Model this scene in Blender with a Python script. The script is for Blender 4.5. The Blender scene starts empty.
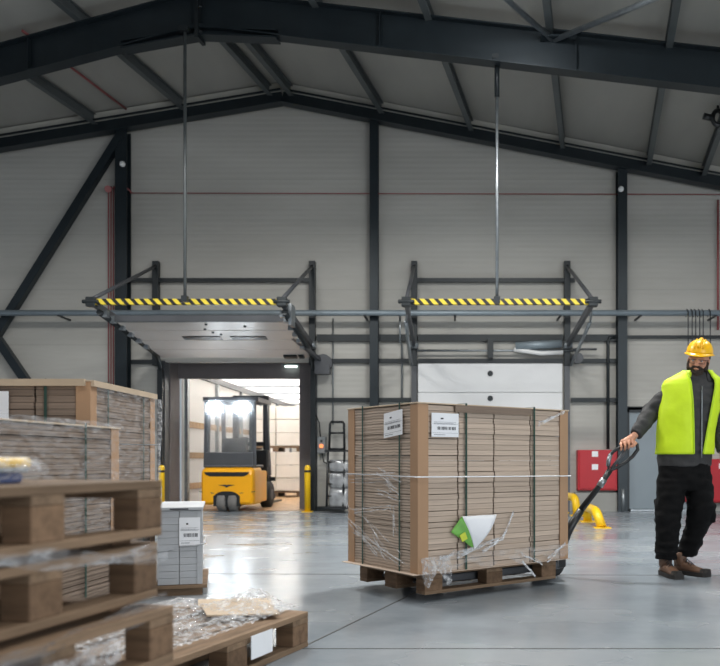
import bpy, bmesh, math, random
from mathutils import Vector, Matrix, noise, Euler

random.seed(7)
SC = bpy.context.scene
COL = SC.collection
R = math.radians
V = Vector
# camera model: 800 px focal length, optical axis at pixel (450,460), eye 0.92 m above the floor
F, XV, HZ, EYE = 800.0, 450.0, 460.0, 0.92
DW = 14.5                                   # distance of the end wall


def P(px, py, d):
    return V(((px - XV) * d / F, d, EYE - (py - HZ) * d / F))


# ------------------------------------------------------------------ materials
MATS = {}


def srgb(r, g, b):
    f = lambda c: (c / 255 / 12.92) if c <= 10 else ((c / 255 + 0.055) / 1.055) ** 2.4
    return (f(r), f(g), f(b), 1)


class NT:
    def __init__(s, name):
        s.m = bpy.data.materials.new(name)
        s.m.use_nodes = True
        s.t = s.m.node_tree
        s.b = s.t.nodes['Principled BSDF']
        s.out = s.t.nodes['Material Output']
        MATS[name] = s.m

    def n(s, typ, **kw):
        o = s.t.nodes.new(typ)
        for k, v in kw.items():
            setattr(o, k, v)
        return o

    def l(s, a, b):
        s.t.links.new(a, b)

    def coords(s, scale=(1, 1, 1), rot=(0, 0, 0)):
        tc = s.n('ShaderNodeTexCoord')
        mp = s.n('ShaderNodeMapping')
        mp.inputs['Scale'].default_value = scale
        mp.inputs['Rotation'].default_value = rot
        s.l(tc.outputs['Object'], mp.inputs['Vector'])
        return mp.outputs['Vector']

    def noise(s, vec, scale, detail=4, rough=.55):
        o = s.n('ShaderNodeTexNoise')
        o.inputs['Scale'].default_value = scale
        o.inputs['Detail'].default_value = detail
        o.inputs['Roughness'].default_value = rough
        s.l(vec, o.inputs['Vector'])
        return o.outputs['Fac']

    def ramp(s, fac, stops):
        o = s.n('ShaderNodeValToRGB')
        e = o.color_ramp.elements
        while len(e) < len(stops):
            e.new(.5)
        for i, (p, c) in enumerate(stops):
            e[i].position = p
            e[i].color = c
        s.l(fac, o.inputs['Fac'])
        return o.outputs['Color']

    def math(s, op, a, b=None):
        o = s.n('ShaderNodeMath', operation=op)
        for i, x in enumerate((a, b)):
            if x is None:
                continue
            if isinstance(x, (int, float)):
                o.inputs[i].default_value = x
            else:
                s.l(x, o.inputs[i])
        return o.outputs[0]

    def bump(s, h, strength, dist=.01):
        o = s.n('ShaderNodeBump')
        o.inputs['Strength'].default_value = strength
        o.inputs['Distance'].default_value = dist
        s.l(h, o.inputs['Height'])
        s.l(o.outputs['Normal'], s.b.inputs['Normal'])

    def set(s, **kw):
        for k, v in kw.items():
            s.b.inputs[k.replace('_', ' ')].default_value = v


def simple(name, c, rough=.5, metal=0, var=.12, scale=6, bump=0, bscale=60, stretch=(1, 1, 1), spec=.5, rnd=0.0):
    m = NT(name)
    vec = m.coords(stretch)
    lo = tuple(max(0, x * (1 - var)) for x in c[:3]) + (1,)
    hi = tuple(min(1, x * (1 + var)) for x in c[:3]) + (1,)
    col = m.ramp(m.noise(vec, scale, 5), [(.3, lo), (.7, hi)])
    if rnd:
        oi = m.n('ShaderNodeObjectInfo')
        hs = m.n('ShaderNodeHueSaturation')
        m.l(m.math('ADD', m.math('MULTIPLY', oi.outputs['Random'], rnd * 2), 1 - rnd), hs.inputs['Value'])
        m.l(col, hs.inputs['Color'])
        col = hs.outputs['Color']
    m.l(col, m.b.inputs['Base Color'])
    m.set(Roughness=rough, Metallic=metal, Specular_IOR_Level=spec)
    if bump:
        m.bump(m.noise(vec, bscale, 3), bump)
    return m.m


def wood(name, c, axis, rough=.75):
    st = [14, 14, 14]
    st[axis] = 1.2
    m = NT(name)
    vec = m.coords(tuple(st))
    a = m.noise(vec, 1.6, 6, .65)
    lo = tuple(x * .42 for x in c[:3]) + (1,)
    hi = tuple(min(1, x * 1.3) for x in c[:3]) + (1,)
    col = m.ramp(a, [(.25, lo), (.52, c), (.8, hi)])
    oi = m.n('ShaderNodeObjectInfo')
    hs = m.n('ShaderNodeHueSaturation')
    m.l(m.math('ADD', m.math('MULTIPLY', oi.outputs['Random'], .45), .78), hs.inputs['Value'])
    m.l(col, hs.inputs['Color'])
    m.l(hs.outputs['Color'], m.b.inputs['Base Color'])
    m.set(Roughness=rough, Specular_IOR_Level=.3)
    m.bump(a, .35, .006)
    return m.m


def film_mat(name, a0, a1, scale, rough=.14, tint=(.9, .92, .95, 1), stretch=(1, 1, 1)):
    m = NT(name)
    vec = m.coords(stretch)
    f = m.noise(vec, scale, 6, .65)
    m.set(Base_Color=tint, Roughness=rough, Specular_IOR_Level=.8)
    o = m.n('ShaderNodeMapRange')
    o.inputs['From Min'].default_value = .4
    o.inputs['From Max'].default_value = .68
    o.inputs['To Min'].default_value = a0
    o.inputs['To Max'].default_value = a1
    m.l(f, o.inputs['Value'])
    m.l(o.outputs[0], m.b.inputs['Alpha'])
    m.bump(m.noise(vec, scale * 2.2, 4, .6), .8, .02)
    return m.m


def emit(name, c, s):
    m = NT(name)
    m.set(Base_Color=(0, 0, 0, 1), Emission_Color=c, Emission_Strength=s)
    return m.m


# end wall: horizontal fine-ribbed sandwich panels
def wall_mat():
    m = NT('wall_panel')
    vec = m.coords()
    sep = m.n('ShaderNodeSeparateXYZ')
    m.l(vec, sep.inputs[0])
    fr = m.math('FRACT', m.math('MULTIPLY', sep.outputs['Z'], 10.5))
    tri = m.math('ABSOLUTE', m.math('SUBTRACT', fr, .5))
    j = m.math('FRACT', m.math('MULTIPLY', sep.outputs['Z'], 1.0))
    joint = m.math('LESS_THAN', j, .014)
    col = m.ramp(m.noise(m.coords((.25, 1, 1.2)), 1.5, 4), [(.3, srgb(174, 172, 166)), (.7, srgb(187, 185, 179))])
    mx = m.n('ShaderNodeMixRGB')
    m.l(m.math('MULTIPLY', joint, .16), mx.inputs['Fac'])
    m.l(col, mx.inputs['Color1'])
    mx.inputs['Color2'].default_value = srgb(90, 90, 88)
    m.l(mx.outputs[0], m.b.inputs['Base Color'])
    m.set(Roughness=.5, Specular_IOR_Level=.3)
    m.bump(tri, .36, .012)
    return m.m


def floor_mat():
    m = NT('polished_concrete')
    v = m.coords()
    n1 = m.noise(v, .55, 6, .6)
    n2 = m.noise(v, 5, 6, .7)
    n3 = m.noise(m.coords((1, 1.6, 1), (0, 0, .3)), .9, 3, .5)
    mix = m.math('ADD', m.math('MULTIPLY', n1, .5), m.math('ADD', m.math('MULTIPLY', n2, .25), m.math('MULTIPLY', n3, .25)))
    col = m.ramp(mix, [(.36, srgb(118, 127, 135)), (.5, srgb(135, 143, 150)), (.64, srgb(150, 156, 161))])
    m.l(col, m.b.inputs['Base Color'])
    r = m.n('ShaderNodeMapRange')
    r.inputs['From Min'].default_value = .35
    r.inputs['From Max'].default_value = .65
    r.inputs['To Min'].default_value = .17
    r.inputs['To Max'].default_value = .30
    m.l(n3, r.inputs['Value'])
    m.l(r.outputs[0], m.b.inputs['Roughness'])
    m.set(Specular_IOR_Level=.7)
    m.bump(m.noise(v, 5, 2), .015, .01)
    return m.m


def stripe_mat():
    m = NT('hazard_stripes')
    sep = m.n('ShaderNodeSeparateXYZ')
    m.l(m.coords(), sep.inputs[0])
    f = m.math('FRACT', m.math('ADD', m.math('MULTIPLY', sep.outputs['X'], 7.2), m.math('MULTIPLY', sep.outputs['Z'], 6.5)))
    col = m.ramp(m.math('GREATER_THAN', f, .52), [(.4, srgb(222, 198, 58)), (.6, srgb(26, 25, 24))])
    m.l(col, m.b.inputs['Base Color'])
    m.set(Roughness=.45)
    return m.m


def translucent_mat(name, c):
    m = NT(name)
    tr = m.n('ShaderNodeBsdfTranslucent')
    tr.inputs['Color'].default_value = c
    df = m.n('ShaderNodeBsdfDiffuse')
    df.inputs['Color'].default_value = c
    mx = m.n('ShaderNodeMixShader')
    m.l(tr.outputs[0], mx.inputs[1])
    m.l(df.outputs[0], mx.inputs[2])
    m.l(mx.outputs[0], m.out.inputs['Surface'])
    return m.m


def carton_mat(name, c, var, rnd, ec=.52):
    m = NT(name)
    vec = m.coords((1, 1, 40))
    lo = tuple(x * (1 - var) for x in c[:3]) + (1,); hi = tuple(min(1, x * (1 + var)) for x in c[:3]) + (1,)
    col = m.ramp(m.noise(vec, 2.2, 5), [(.3, lo), (.7, hi)])
    tc = m.n('ShaderNodeTexCoord'); sn = m.n('ShaderNodeSeparateXYZ'); m.l(tc.outputs['Normal'], sn.inputs[0])
    sp = m.n('ShaderNodeSeparateXYZ'); m.l(tc.outputs['Object'], sp.inputs[0])
    wob = m.math('MULTIPLY', m.noise(m.coords((3, 3, 1)), 2.0, 2), .03)
    fr = m.math('FRACT', m.math('MULTIPLY', m.math('ADD', sp.outputs['Z'], wob), 52))
    ends = m.math('GREATER_THAN', m.math('ABSOLUTE', sn.outputs['X']), .5)
    ln = m.math('MULTIPLY', m.math('LESS_THAN', fr, .4), m.math('ADD', m.math('MULTIPLY', ends, ec), .10))
    mx = m.n('ShaderNodeMixRGB'); m.l(ln, mx.inputs['Fac']); m.l(col, mx.inputs['Color1'])
    mx.inputs['Color2'].default_value = tuple(x * .38 for x in c[:3]) + (1,)
    oi = m.n('ShaderNodeObjectInfo'); hs = m.n('ShaderNodeHueSaturation')
    m.l(m.math('ADD', m.math('MULTIPLY', oi.outputs['Random'], rnd * 2), 1 - rnd), hs.inputs['Value'])
    m.l(mx.outputs[0], hs.inputs['Color']); m.l(hs.outputs['Color'], m.b.inputs['Base Color'])
    m.set(Roughness=.75, Specular_IOR_Level=.3)
    return m.m


wall_mat(); floor_mat(); stripe_mat()
simple('roof_sheet', srgb(158, 156, 150), .6, 0, .06, 2, stretch=(1, .3, 1))
simple('ridge_flashing', srgb(178, 176, 168), .5, 0, .05, 3)
simple('steel_navy', srgb(38, 46, 51), .38, .35, .12, 3)
simple('purlin_steel', srgb(88, 93, 94), .42, .2, .12, 4)
simple('steel_dark', srgb(38, 43, 46), .42, .3, .1, 6)
simple('galvanised', srgb(150, 156, 160), .35, .8, .15, 12)
simple('pipe_grey', srgb(140, 152, 160), .4, .3, .08, 4)
simple('red_paint', srgb(150, 80, 80), .45, 0, .08, 5)
simple('red_cabinet', srgb(178, 18, 34), .4, 0, .06, 3)
simple('white_paint', srgb(232, 233, 233), .4, 0, .03, 2)
simple('door_white', srgb(222, 223, 224), .35, 0, .03, 1.5)
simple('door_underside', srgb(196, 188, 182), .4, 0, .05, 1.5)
simple('door_grey', srgb(128, 140, 148), .35, 0, .04, 2)
simple('black_rubber', srgb(28, 29, 30), .6, 0, .15, 20)
simple('black_plastic', srgb(30, 32, 34), .4, 0, .1, 10)
simple('grey_plastic', srgb(120, 124, 126), .45, 0, .08, 8)
simple('shelter_curtain', srgb(116, 110, 110), .7, 0, .1, 2, .2, 8)
simple('yellow_paint', srgb(238, 192, 20), .4, 0, .06, 4)
simple('forklift_yellow', srgb(250, 176, 12), .3, 0, .04, 3)
simple('fork_grey', srgb(82, 84, 88), .4, .2, .08, 5)
simple('tyre_grey', srgb(120, 118, 116), .7, 0, .1, 12)
simple('plinth', srgb(150, 150, 146), .7, 0, .06, 4)
simple('floor_joint', srgb(66, 66, 64), .7, 0, .1, 9)
carton_mat('carton', srgb(190, 172, 156), .12, .09)
carton_mat('carton_dark', srgb(134, 118, 105), .14, .10, .36)  # darker brown, deepened to put the left loads' shade into the colour
simple('carton_grey', srgb(178, 181, 185), .7, 0, .06, 2, .15, 9, (1, 1, 30), .3, .05)
simple('board_brown', srgb(172, 139, 110), .7, 0, .07, 5, .1, 30, (1, 1, .3), .3)
simple('board_pale', srgb(186, 168, 146), .7, 0, .08, 5, .1, 30, (1, 1, 1), .3)
simple('strap_green', srgb(36, 66, 56), .35, 0, .1, 20)
simple('paper', srgb(236, 238, 242), .6, 0, .02, 8)
simple('ink', srgb(48, 50, 56), .7, 0, .1, 20)
simple('ink_grey', srgb(120, 124, 132), .7, 0, .1, 20)
simple('leaf_green', srgb(120, 186, 84), .5, 0, .3, 6)
simple('leaf_lime', srgb(205, 215, 70), .5, 0, .1, 6)
wood('wood_x', srgb(128, 106, 85), 0)
wood('wood_y', srgb(128, 106, 85), 1)
wood('wood_block', srgb(118, 94, 73), 1)
wood('plywood', srgb(188, 160, 130), 2)
wood('trailer_floor_wood', srgb(176, 142, 104), 1, .5)
film_mat('film_thin', .02, .26, 12, .16, (.9, .92, .95, 1), (1, 1, 3))
film_mat('film_fold', .08, .75, 14, .12, (.92, .94, .97, 1), (1, 1, 2))
film_mat('film_heap', .04, .65, 30, .08)
film_mat('film_drape', .04, .5, 9, .13, (.88, .9, .93, 1), (1, 1, 4))
simple('film_white', srgb(226, 229, 234), .25, 0, .05, 20)
film_mat('film_dark', .10, .6, 8, .12, (.34, .34, .35, 1), (1, 1, 5))
simple('wrap_white', srgb(232, 228, 222), .4, 0, .05, 3, .25, 12)
simple('wrap_shine', srgb(150, 152, 154), .18, .25, .35, 7, .8, 14)
translucent_mat('tarp', (.88, .86, .83, 1))
simple('trailer_lining', srgb(225, 214, 200), .5, 0, .04, 2)
simple('skin', srgb(202, 146, 118), .5, 0, .08, 30)
simple('beard', srgb(58, 46, 38), .85, 0, .35, 90, .8, 160)
simple('helmet', srgb(246, 188, 16), .28, 0, .03, 6)
simple('vest', srgb(206, 236, 28), .62, 0, .05, 9, .12, 40)
simple('vest_trim', srgb(178, 214, 30), .6, 0, .05, 20)
simple('jacket', srgb(54, 54, 55), .8, 0, .12, 14, .2, 60)
simple('jacket_front', srgb(70, 78, 70), .8, 0, .12, 14, .2, 60)
simple('trousers', srgb(14, 14, 15), .9, 0, .2, 12, .25, 60, spec=.2)
simple('boot_leather', srgb(104, 76, 58), .55, 0, .2, 18, .15, 50)
simple('boot_sole', srgb(40, 37, 35), .7, 0, .1, 20)
simple('eye_white', srgb(220, 214, 208), .3)
simple('lens', srgb(70, 60, 55), .1)
emit('lamp_glow', (.86, .94, 1, 1), 160)
m_ = NT('window_glow_haze')  # haze added to the rear pane, standing in for bloom around the lamps
_t = m_.n('ShaderNodeBsdfTranslucent'); _t.inputs['Color'].default_value = (.8, .86, .92, 1)
_p = m_.n('ShaderNodeBsdfTransparent'); _x = m_.n('ShaderNodeMixShader'); _x.inputs[0].default_value = .24
m_.l(_p.outputs[0], _x.inputs[1]); m_.l(_t.outputs[0], _x.inputs[2]); m_.l(_x.outputs[0], m_.out.inputs['Surface'])
emit('lamp_red', (1, .25, .08, 1), 2.0)
emit('tube_light', (.8, 1, .93, 1), 4)


# ------------------------------------------------------------------ mesh builder
class MB:
    def __init__(s):
        s.v, s.f, s.s = [], [], []

    def add(s, vs, fs, smooth=False):
        o = len(s.v)
        s.v += [V(x) for x in vs]
        s.f += [tuple(i + o for i in f) for f in fs]
        s.s += [smooth] * len(fs)
        return s

    def box(s, c, size, rot=None):
        c = V(c); h = V(size) / 2
        vs = [V((x * h.x, y * h.y, z * h.z)) for z in (-1, 1) for y in (-1, 1) for x in (-1, 1)]
        if rot is not None:
            vs = [rot @ v for v in vs]
        return s.add([v + c for v in vs], [(0, 2, 3, 1), (4, 5, 7, 6), (0, 1, 5, 4), (2, 6, 7, 3), (0, 4, 6, 2), (1, 3, 7, 5)])

    def bb(s, x0, x1, y0, y1, z0, z1):
        return s.box(((x0 + x1) / 2, (y0 + y1) / 2, (z0 + z1) / 2), (abs(x1 - x0), abs(y1 - y0), abs(z1 - z0)))

    def beam(s, a, b, w, h, up=(0, 0, 1)):
        a, b = V(a), V(b)
        d = (b - a); L = d.length; d.normalize()
        u = V(up)
        x = d.cross(u)
        if x.length < 1e-4:
            x = d.cross(V((0, 1, 0)))
        x.normalize(); u = x.cross(d)
        m = Matrix((x, d, u)).transposed()
        return s.box((a + b) / 2, (w, L, h), m)

    def ibeam(s, a, b, w, h, up=(0, 0, 1), t=.02):
        a, b, up = V(a), V(b), V(up)
        d = (b - a).normalized()
        x = d.cross(up).normalized(); u = x.cross(d)
        s.beam(a, b, t, h - .002, up)
        s.beam(a + u * (h / 2 - t / 2), b + u * (h / 2 - t / 2), w, t, up)
        s.beam(a - u * (h / 2 - t / 2), b - u * (h / 2 - t / 2), w, t, up)
        return s

    def tube(s, pts, r, n=10, cap=True, closed=False):
        pts = [V(p) for p in pts]
        rr = r if isinstance(r, (list, tuple)) else [r] * len(pts)
        N = len(pts)
        vs, fs = [], []
        prev = None
        for i, p in enumerate(pts):
            a = pts[(i - 1) % N] if (i or closed) else p
            b = pts[(i + 1) % N] if (i < N - 1 or closed) else p
            t = (b - a).normalized()
            if prev is None:
                q = V((0, 0, 1)) if abs(t.z) < .9 else V((1, 0, 0))
                x = t.cross(q).normalized()
            else:
                x = (prev - t * prev.dot(t)).normalized()
            prev = x
            y = t.cross(x)
            for k in range(n):
                an = 2 * math.pi * k / n
                vs.append(p + (x * math.cos(an) + y * math.sin(an)) * rr[i])
        M = N if closed else N - 1
        for i in range(M):
            j = (i + 1) % N
            for k in range(n):
                k2 = (k + 1) % n
                fs.append((i * n + k, i * n + k2, j * n + k2, j * n + k))
        s.add(vs, fs, True)
        if cap and not closed:
            o = len(s.v) - N * n
            s.f.append(tuple(o + k for k in reversed(range(n)))); s.s.append(False)
            s.f.append(tuple(o + (N - 1) * n + k for k in range(n))); s.s.append(False)
        return s

    def cyl(s, a, b, r, n=20):
        return s.tube([a, b], r, n)

    def loft(s, rings, cap=True, smooth=True, close=True):
        n = len(rings[0]); vs = [p for r in rings for p in r]; fs = []
        for i in range(len(rings) - 1):
            for k in range(n if close else n - 1):
                k2 = (k + 1) % n
                fs.append((i * n + k, i * n + k2, (i + 1) * n + k2, (i + 1) * n + k))
        if cap:
            fs.append(tuple(reversed(range(n))))
            fs.append(tuple((len(rings) - 1) * n + k for k in range(n)))
        return s.add(vs, fs, smooth)

    def ell(s, c, r, rot=None, nu=20, nv=12):
        c = V(c); rings = []
        for j in range(1, nv):
            ph = math.pi * j / nv
            ring = []
            for k in range(nu):
                th = 2 * math.pi * k / nu
                p = V((r[0] * math.sin(ph) * math.cos(th), r[1] * math.sin(ph) * math.sin(th), -r[2] * math.cos(ph)))
                ring.append((rot @ p if rot is not None else p) + c)
            rings.append(ring)
        return s.loft(rings)

    def prism(s, poly, y0, y1):
        """polygon in x,z extruded along y"""
        n = len(poly)
        vs = [(x, y0, z) for x, z in poly] + [(x, y1, z) for x, z in poly]
        fs = [tuple(range(n)), tuple(reversed(range(n, 2 * n)))]
        fs += [(i, n + i, n + (i + 1) % n, (i + 1) % n) for i in range(n)]
        return s.add(vs, fs)

    def grid(s, fn, nu, nv):
        vs = [fn(i / nu, j / nv) for j in range(nv + 1) for i in range(nu + 1)]
        fs = [(j * (nu + 1) + i, j * (nu + 1) + i + 1, (j + 1) * (nu + 1) + i + 1, (j + 1) * (nu + 1) + i)
              for j in range(nv) for i in range(nu)]
        return s.add(vs, fs, True)

    def xf(s, m):
        s.v = [m @ v for v in s.v]
        return s


def mesh_of(name, mb, mat):
    me = bpy.data.meshes.new(name)
    me.from_pydata([tuple(v) for v in mb.v], [], mb.f)
    me.polygons.foreach_set('use_smooth', mb.s)
    me.materials.append(MATS[mat])
    bm = bmesh.new(); bm.from_mesh(me)
    bmesh.ops.recalc_face_normals(bm, faces=bm.faces)
    bm.to_mesh(me); bm.free()
    me.update()
    return me


def fuse(mb, voxel, smooth=3, wrinkle=0, wscale=9, clip=None):
    """one continuous skin around the given solids"""
    me = bpy.data.meshes.new('tmp')
    me.from_pydata([tuple(v) for v in mb.v], [], mb.f)
    bm = bmesh.new(); bm.from_mesh(me); bmesh.ops.recalc_face_normals(bm, faces=bm.faces); bm.to_mesh(me); bm.free()
    o = bpy.data.objects.new('tmp', me); COL.objects.link(o)
    md = o.modifiers.new('r', 'REMESH'); md.mode = 'VOXEL'; md.voxel_size = voxel
    if smooth:
        sm = o.modifiers.new('s', 'SMOOTH'); sm.factor = .5; sm.iterations = smooth
    dg = bpy.context.evaluated_depsgraph_get()
    ev = o.evaluated_get(dg)
    me2 = bpy.data.meshes.new_from_object(ev)
    out = MB()
    nr = [v.normal.copy() for v in me2.vertices]
    vs = [v.co.copy() for v in me2.vertices]
    if wrinkle:
        vs = [p + n_ * wrinkle * noise.noise(V((p.x * wscale, p.y * wscale, p.z * wscale * 1.6))) for p, n_ in zip(vs, nr)]
    out.add(vs, [tuple(p.vertices) for p in me2.polygons], True)
    bpy.data.objects.remove(o); bpy.data.meshes.remove(me); bpy.data.meshes.remove(me2)
    return out


ROOTM = {}


def bev(o, w, seg=2):
    md = o.modifiers.new('bevel', 'BEVEL'); md.width = w; md.segments = seg; md.limit_method = 'ANGLE'; md.angle_limit = R(40)


def solid(o, t):
    md = o.modifiers.new('thick', 'SOLIDIFY'); md.thickness = t; md.offset = 0


def obj(name, mb, mat, parent=None, world=False, bevel=0, label=None, kind=None):
    """one mesh object; top-level ones get their origin at their base"""
    if parent is None:
        xs = [v.x for v in mb.v]; ys = [v.y for v in mb.v]; zs = [v.z for v in mb.v]
        c = V(((min(xs) + max(xs)) / 2, (min(ys) + max(ys)) / 2, min(zs)))
        mb.v = [v - c for v in mb.v]
        o = bpy.data.objects.new(name, mesh_of(name, mb, mat)); o.location = c
        ROOTM[o] = Matrix.Translation(c)
    else:
        m = ROOTM[parent]
        if world:
            im = m.inverted(); mb.v = [im @ v for v in mb.v]
        o = bpy.data.objects.new(name, mesh_of(name, mb, mat)); o.parent = parent
        ROOTM[o] = m
    COL.objects.link(o)
    if bevel: bev(o, bevel)
    if label: o['label'] = label
    if kind: o['kind'] = kind
    return o


def tag(o, label, cat, group=None, kind=None):
    o['label'] = label; o['category'] = cat
    if group: o['group'] = group
    if kind: o['kind'] = kind
    return o


def thing(name, label, cat, loc=(0, 0, 0), rz=0, group=None, kind=None):
    o = bpy.data.objects.new(name, None); COL.objects.link(o)
    o.empty_display_size = .1
    o.location = loc; o.rotation_euler = (0, 0, rz)
    ROOTM[o] = Matrix.Translation(V(loc)) @ Matrix.Rotation(rz, 4, 'Z')
    if kind == 'structure':
        o['kind'] = kind; o['label'] = label
    else:
        tag(o, label, cat, group)
    return o


def dup(root, loc, rz, label):
    def cp(o, par):
        c = o.copy(); COL.objects.link(c)
        if par: c.parent = par
        for ch in list(o.children):
            cp(ch, c)
        return c
    r = cp(root, None)
    r.location = loc; r.rotation_euler = (0, 0, rz); r['label'] = label
    ROOTM[r] = Matrix.Translation(V(loc)) @ Matrix.Rotation(rz, 4, 'Z')
    return r


def struct(name, mb, mat, bevel=0, label=None):
    return obj(name, mb, mat, None, bevel=bevel, label=label, kind='structure')


# ================================================================== SETTING
KX = .1545                                  # the hall's long axis is skewed to the end wall
RID = V((-2.99, 14.5, 7.66))                # ridge point on the end wall


def ridge_x(y): return RID.x + KX * (y - 14.5)


def roof_z(x, y):
    d = x - ridge_x(y)
    return RID.z - (.193 * d if d > 0 else -.165 * d)


AX = V((.185, 1, 0)).normalized()

struct('floor', MB().box((0, 4.2, -.1), (30, 20.6, .2)), 'polished_concrete')
# joints sawn into the floor
ja, jb = P(268, 664, 736 / 204), P(400, 600, 736 / 140)
jd = (jb - ja).normalized()
struct('floor_joint', MB().beam(ja - jd * 1 + V((0, 0, .0005)), ja + jd * 4.0 + V((0, 0, .0005)), .009, .003), 'floor_joint')
struct('floor_joint', MB().beam((-.95, 3.9, .0005), (6, 3.9 - .0, .0005), .007, .003), 'floor_joint')
struct('floor_joint', MB().beam((-6, 6.55, .0005), (8, 6.25, .0005), .007, .003), 'floor_joint')

# end wall with the open dock door
OX0, OX1, OZ = -5.20, -2.483, 2.70
wl, wr = -11.5, 9.5
w = MB()
w.prism([(wl, 0), (OX0, 0), (OX0, roof_z(OX0, DW)), (wl, roof_z(wl, DW))], DW, DW + .2)
w.prism([(OX0, OZ), (OX1, OZ), (OX1, roof_z(OX1, DW)), (RID.x, RID.z), (OX0, roof_z(OX0, DW))], DW, DW + .2)
w.prism([(OX1, 0), (wr, 0), (wr, roof_z(wr, DW)), (OX1, roof_z(OX1, DW))], DW, DW + .2)
struct('wall_back', w, 'wall_panel')

# roof: two slopes of light panels
y0, y1 = -5, 14.72
for sgn, nm in ((-1, 'ceiling'), (1, 'ceiling')):
    m = MB(); X = 14 * sgn
    a, b = V((ridge_x(y0), y0, RID.z)), V((ridge_x(y1), y1, RID.z))
    sl = .193 if sgn > 0 else -.165
    c = V((ridge_x(y1) + X, y1, RID.z - sl * X)); d = V((ridge_x(y0) + X, y0, RID.z - sl * X))
    t = V((0, 0, .12))
    m.add([a, b, c, d, a + t, b + t, c + t, d + t], [(0, 1, 2, 3), (7, 6, 5, 4), (0, 4, 5, 1), (1, 5, 6, 2), (2, 6, 7, 3), (3, 7, 4, 0)])
    struct(nm, m, 'roof_sheet')
# joint line running across the right slope
m = MB()
for ya in (12.6,):
    m.beam((ridge_x(ya) + .35, ya, roof_z(ridge_x(ya) + .35, ya) - .012), (ridge_x(ya - 1.6) + 9, ya - 1.6, roof_z(ridge_x(ya - 1.6) + 9, ya - 1.6) - .012), .02, .014)
struct('trim_1', m, 'steel_dark', label='thin dark seam line across the right roof slope')
# pale flashing where roof meets the wall
for sgn, n in ((-1, 'trim_2'), (1, 'trim_3')):
    X = RID.x + sgn * 8.5
    m = MB().beam((RID.x, DW - .14, RID.z - .09), (X, DW - .14, roof_z(X, DW) - .09), .26, .14)
    struct(n, m, 'ridge_flashing')

# rafter on the end wall
for sgn in (-1, 1):
    X = RID.x + sgn * 8.6
    struct('rafter', MB().ibeam((RID.x, DW - .22, RID.z - .26), (X, DW - .22, roof_z(X, DW) - .26), .2, .24), 'steel_navy')

# big portal rafter in front, square to the hall's axis
ap = V((ridge_x(11.2), 11.2, RID.z))
bd = V((1, -KX, 0)).normalized()


def onroof(p, drop):
    return V((p.x, p.y, roof_z(p.x, p.y) - drop))


HB = .50
for sgn in (-1, 1):
    e = ap + bd * (7.6 * sgn)
    m = MB().ibeam(onroof(ap, .20 + HB / 2), onroof(e, .20 + HB / 2), .2, HB)
    # haunch under the apex
    q = ap + bd * (1.15 * sgn)
    m.ibeam(onroof(ap, .20 + HB + .07), onroof(q, .20 + HB - .02), .2, .12)
    # stiffener plates
    for s_ in (2.6, 5.2):
        k = onroof(ap + bd * (s_ * sgn), .20 + HB / 2)
        m.box(k, (.012, .18, HB - .05), Matrix.Rotation(-math.atan(KX), 3, 'Z'))
    struct('portal_rafter', m, 'steel_navy')
k = onroof(ap, .20 + HB / 2)
m = MB().box(k + V((0, 0, -.06)), (.05, .24, HB + .24), Matrix.Rotation(-math.atan(KX), 3, 'Z'))
for dz in (-.30, -.2, .05, .2):
    for dy in (-.07, .07):
        m.cyl(k + V((-.05, dy, dz - .03)), k + V((.05, dy, dz - .03)), .018, 8)
struct('apex_plate', m, 'steel_dark')

# purlins along the hall's axis under the roof panels
for px, py in ((275, 91), (296, 88), (385, 107), (473, 124), (563, 141), (648, 158), (702, 167), (190, 104), (103, 119), (4, 135), (790, 180)):
    p0 = V(((px - XV) * DW / F, DW, 0))
    zz = roof_z(p0.x, DW) - .125
    a = V((p0.x, DW - .02, zz))
    b = a - AX * 12
    struct('purlin', MB().ibeam(a, b, .09, .17, t=.012), 'purlin_steel')

# wind bracing in the roof plane meeting at the portal rafter
nb = ap + bd * ((547 - 187) / F * 10.9)
nb = onroof(nb, .30)
for ex, ey in ((-2.1, 2.9), (2.3, 2.6)):
    e = onroof(V((nb.x + ex - KX * ey, nb.y - ey, 0)), .30)
    struct('roof_brace', MB().tube([nb, e], .035, 10), 'galvanised')
struct('brace_plate', MB().box(nb, (.34, .26, .03)), 'steel_navy')
# flange braces / hanging column cable in the ceiling's left part
m = MB().tube([V((-5.75, 14.2, roof_z(-5.75, 14.2) - .06)), onroof(V((-6.2, 11.6, 0)), .06)], .02, 8)
struct('trim_4', m, 'red_paint', label='thin red pipe running along the left roof slope')

# columns on the end wall
for px, wd, z0 in ((126, .21, 0), (375, .15, 0), (620, .165, 0)):
    x = (px - XV) * DW / F
    m = MB().ibeam((x, DW - .13, 0), (x, DW - .13, roof_z(x, DW) - .37), wd, .2, (0, 1, 0), .02)
    struct('steel_column', m, 'steel_navy')
# wind bracing left of the column
m = MB().beam(P(121, 136, 14.32), P(-3, 334, 14.32), .14, .14, (0, 1, 0))
struct('wall_brace', m, 'steel_navy')
m = MB().beam(P(-3, 338, 14.32), P(75, 452, 14.32), .14, .14, (0, 1, 0))
struct('wall_brace', m, 'steel_navy')
# horizontal rails (girts)
def girt(x0, x1, py, h=.075, mat='steel_dark', dd=.05):
    a, b = P(x0, py, DW - dd), P(x1, py, DW - dd)
    struct('wall_rail', MB().beam(a, b, .08, h), mat)
girt(317, 411, 338, .12); girt(317, 411, 361); girt(317, 411, 400)
girt(571, 616, 338, .12); girt(571, 616, 361); girt(571, 616, 400)
girt(131, 158, 362); girt(624, 662, 410, .09); girt(624, 760, 337, .05)
girt(418, 563, 338, .12); girt(418, 563, 361, .08)
girt(317, 345, 508, .06)

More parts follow.
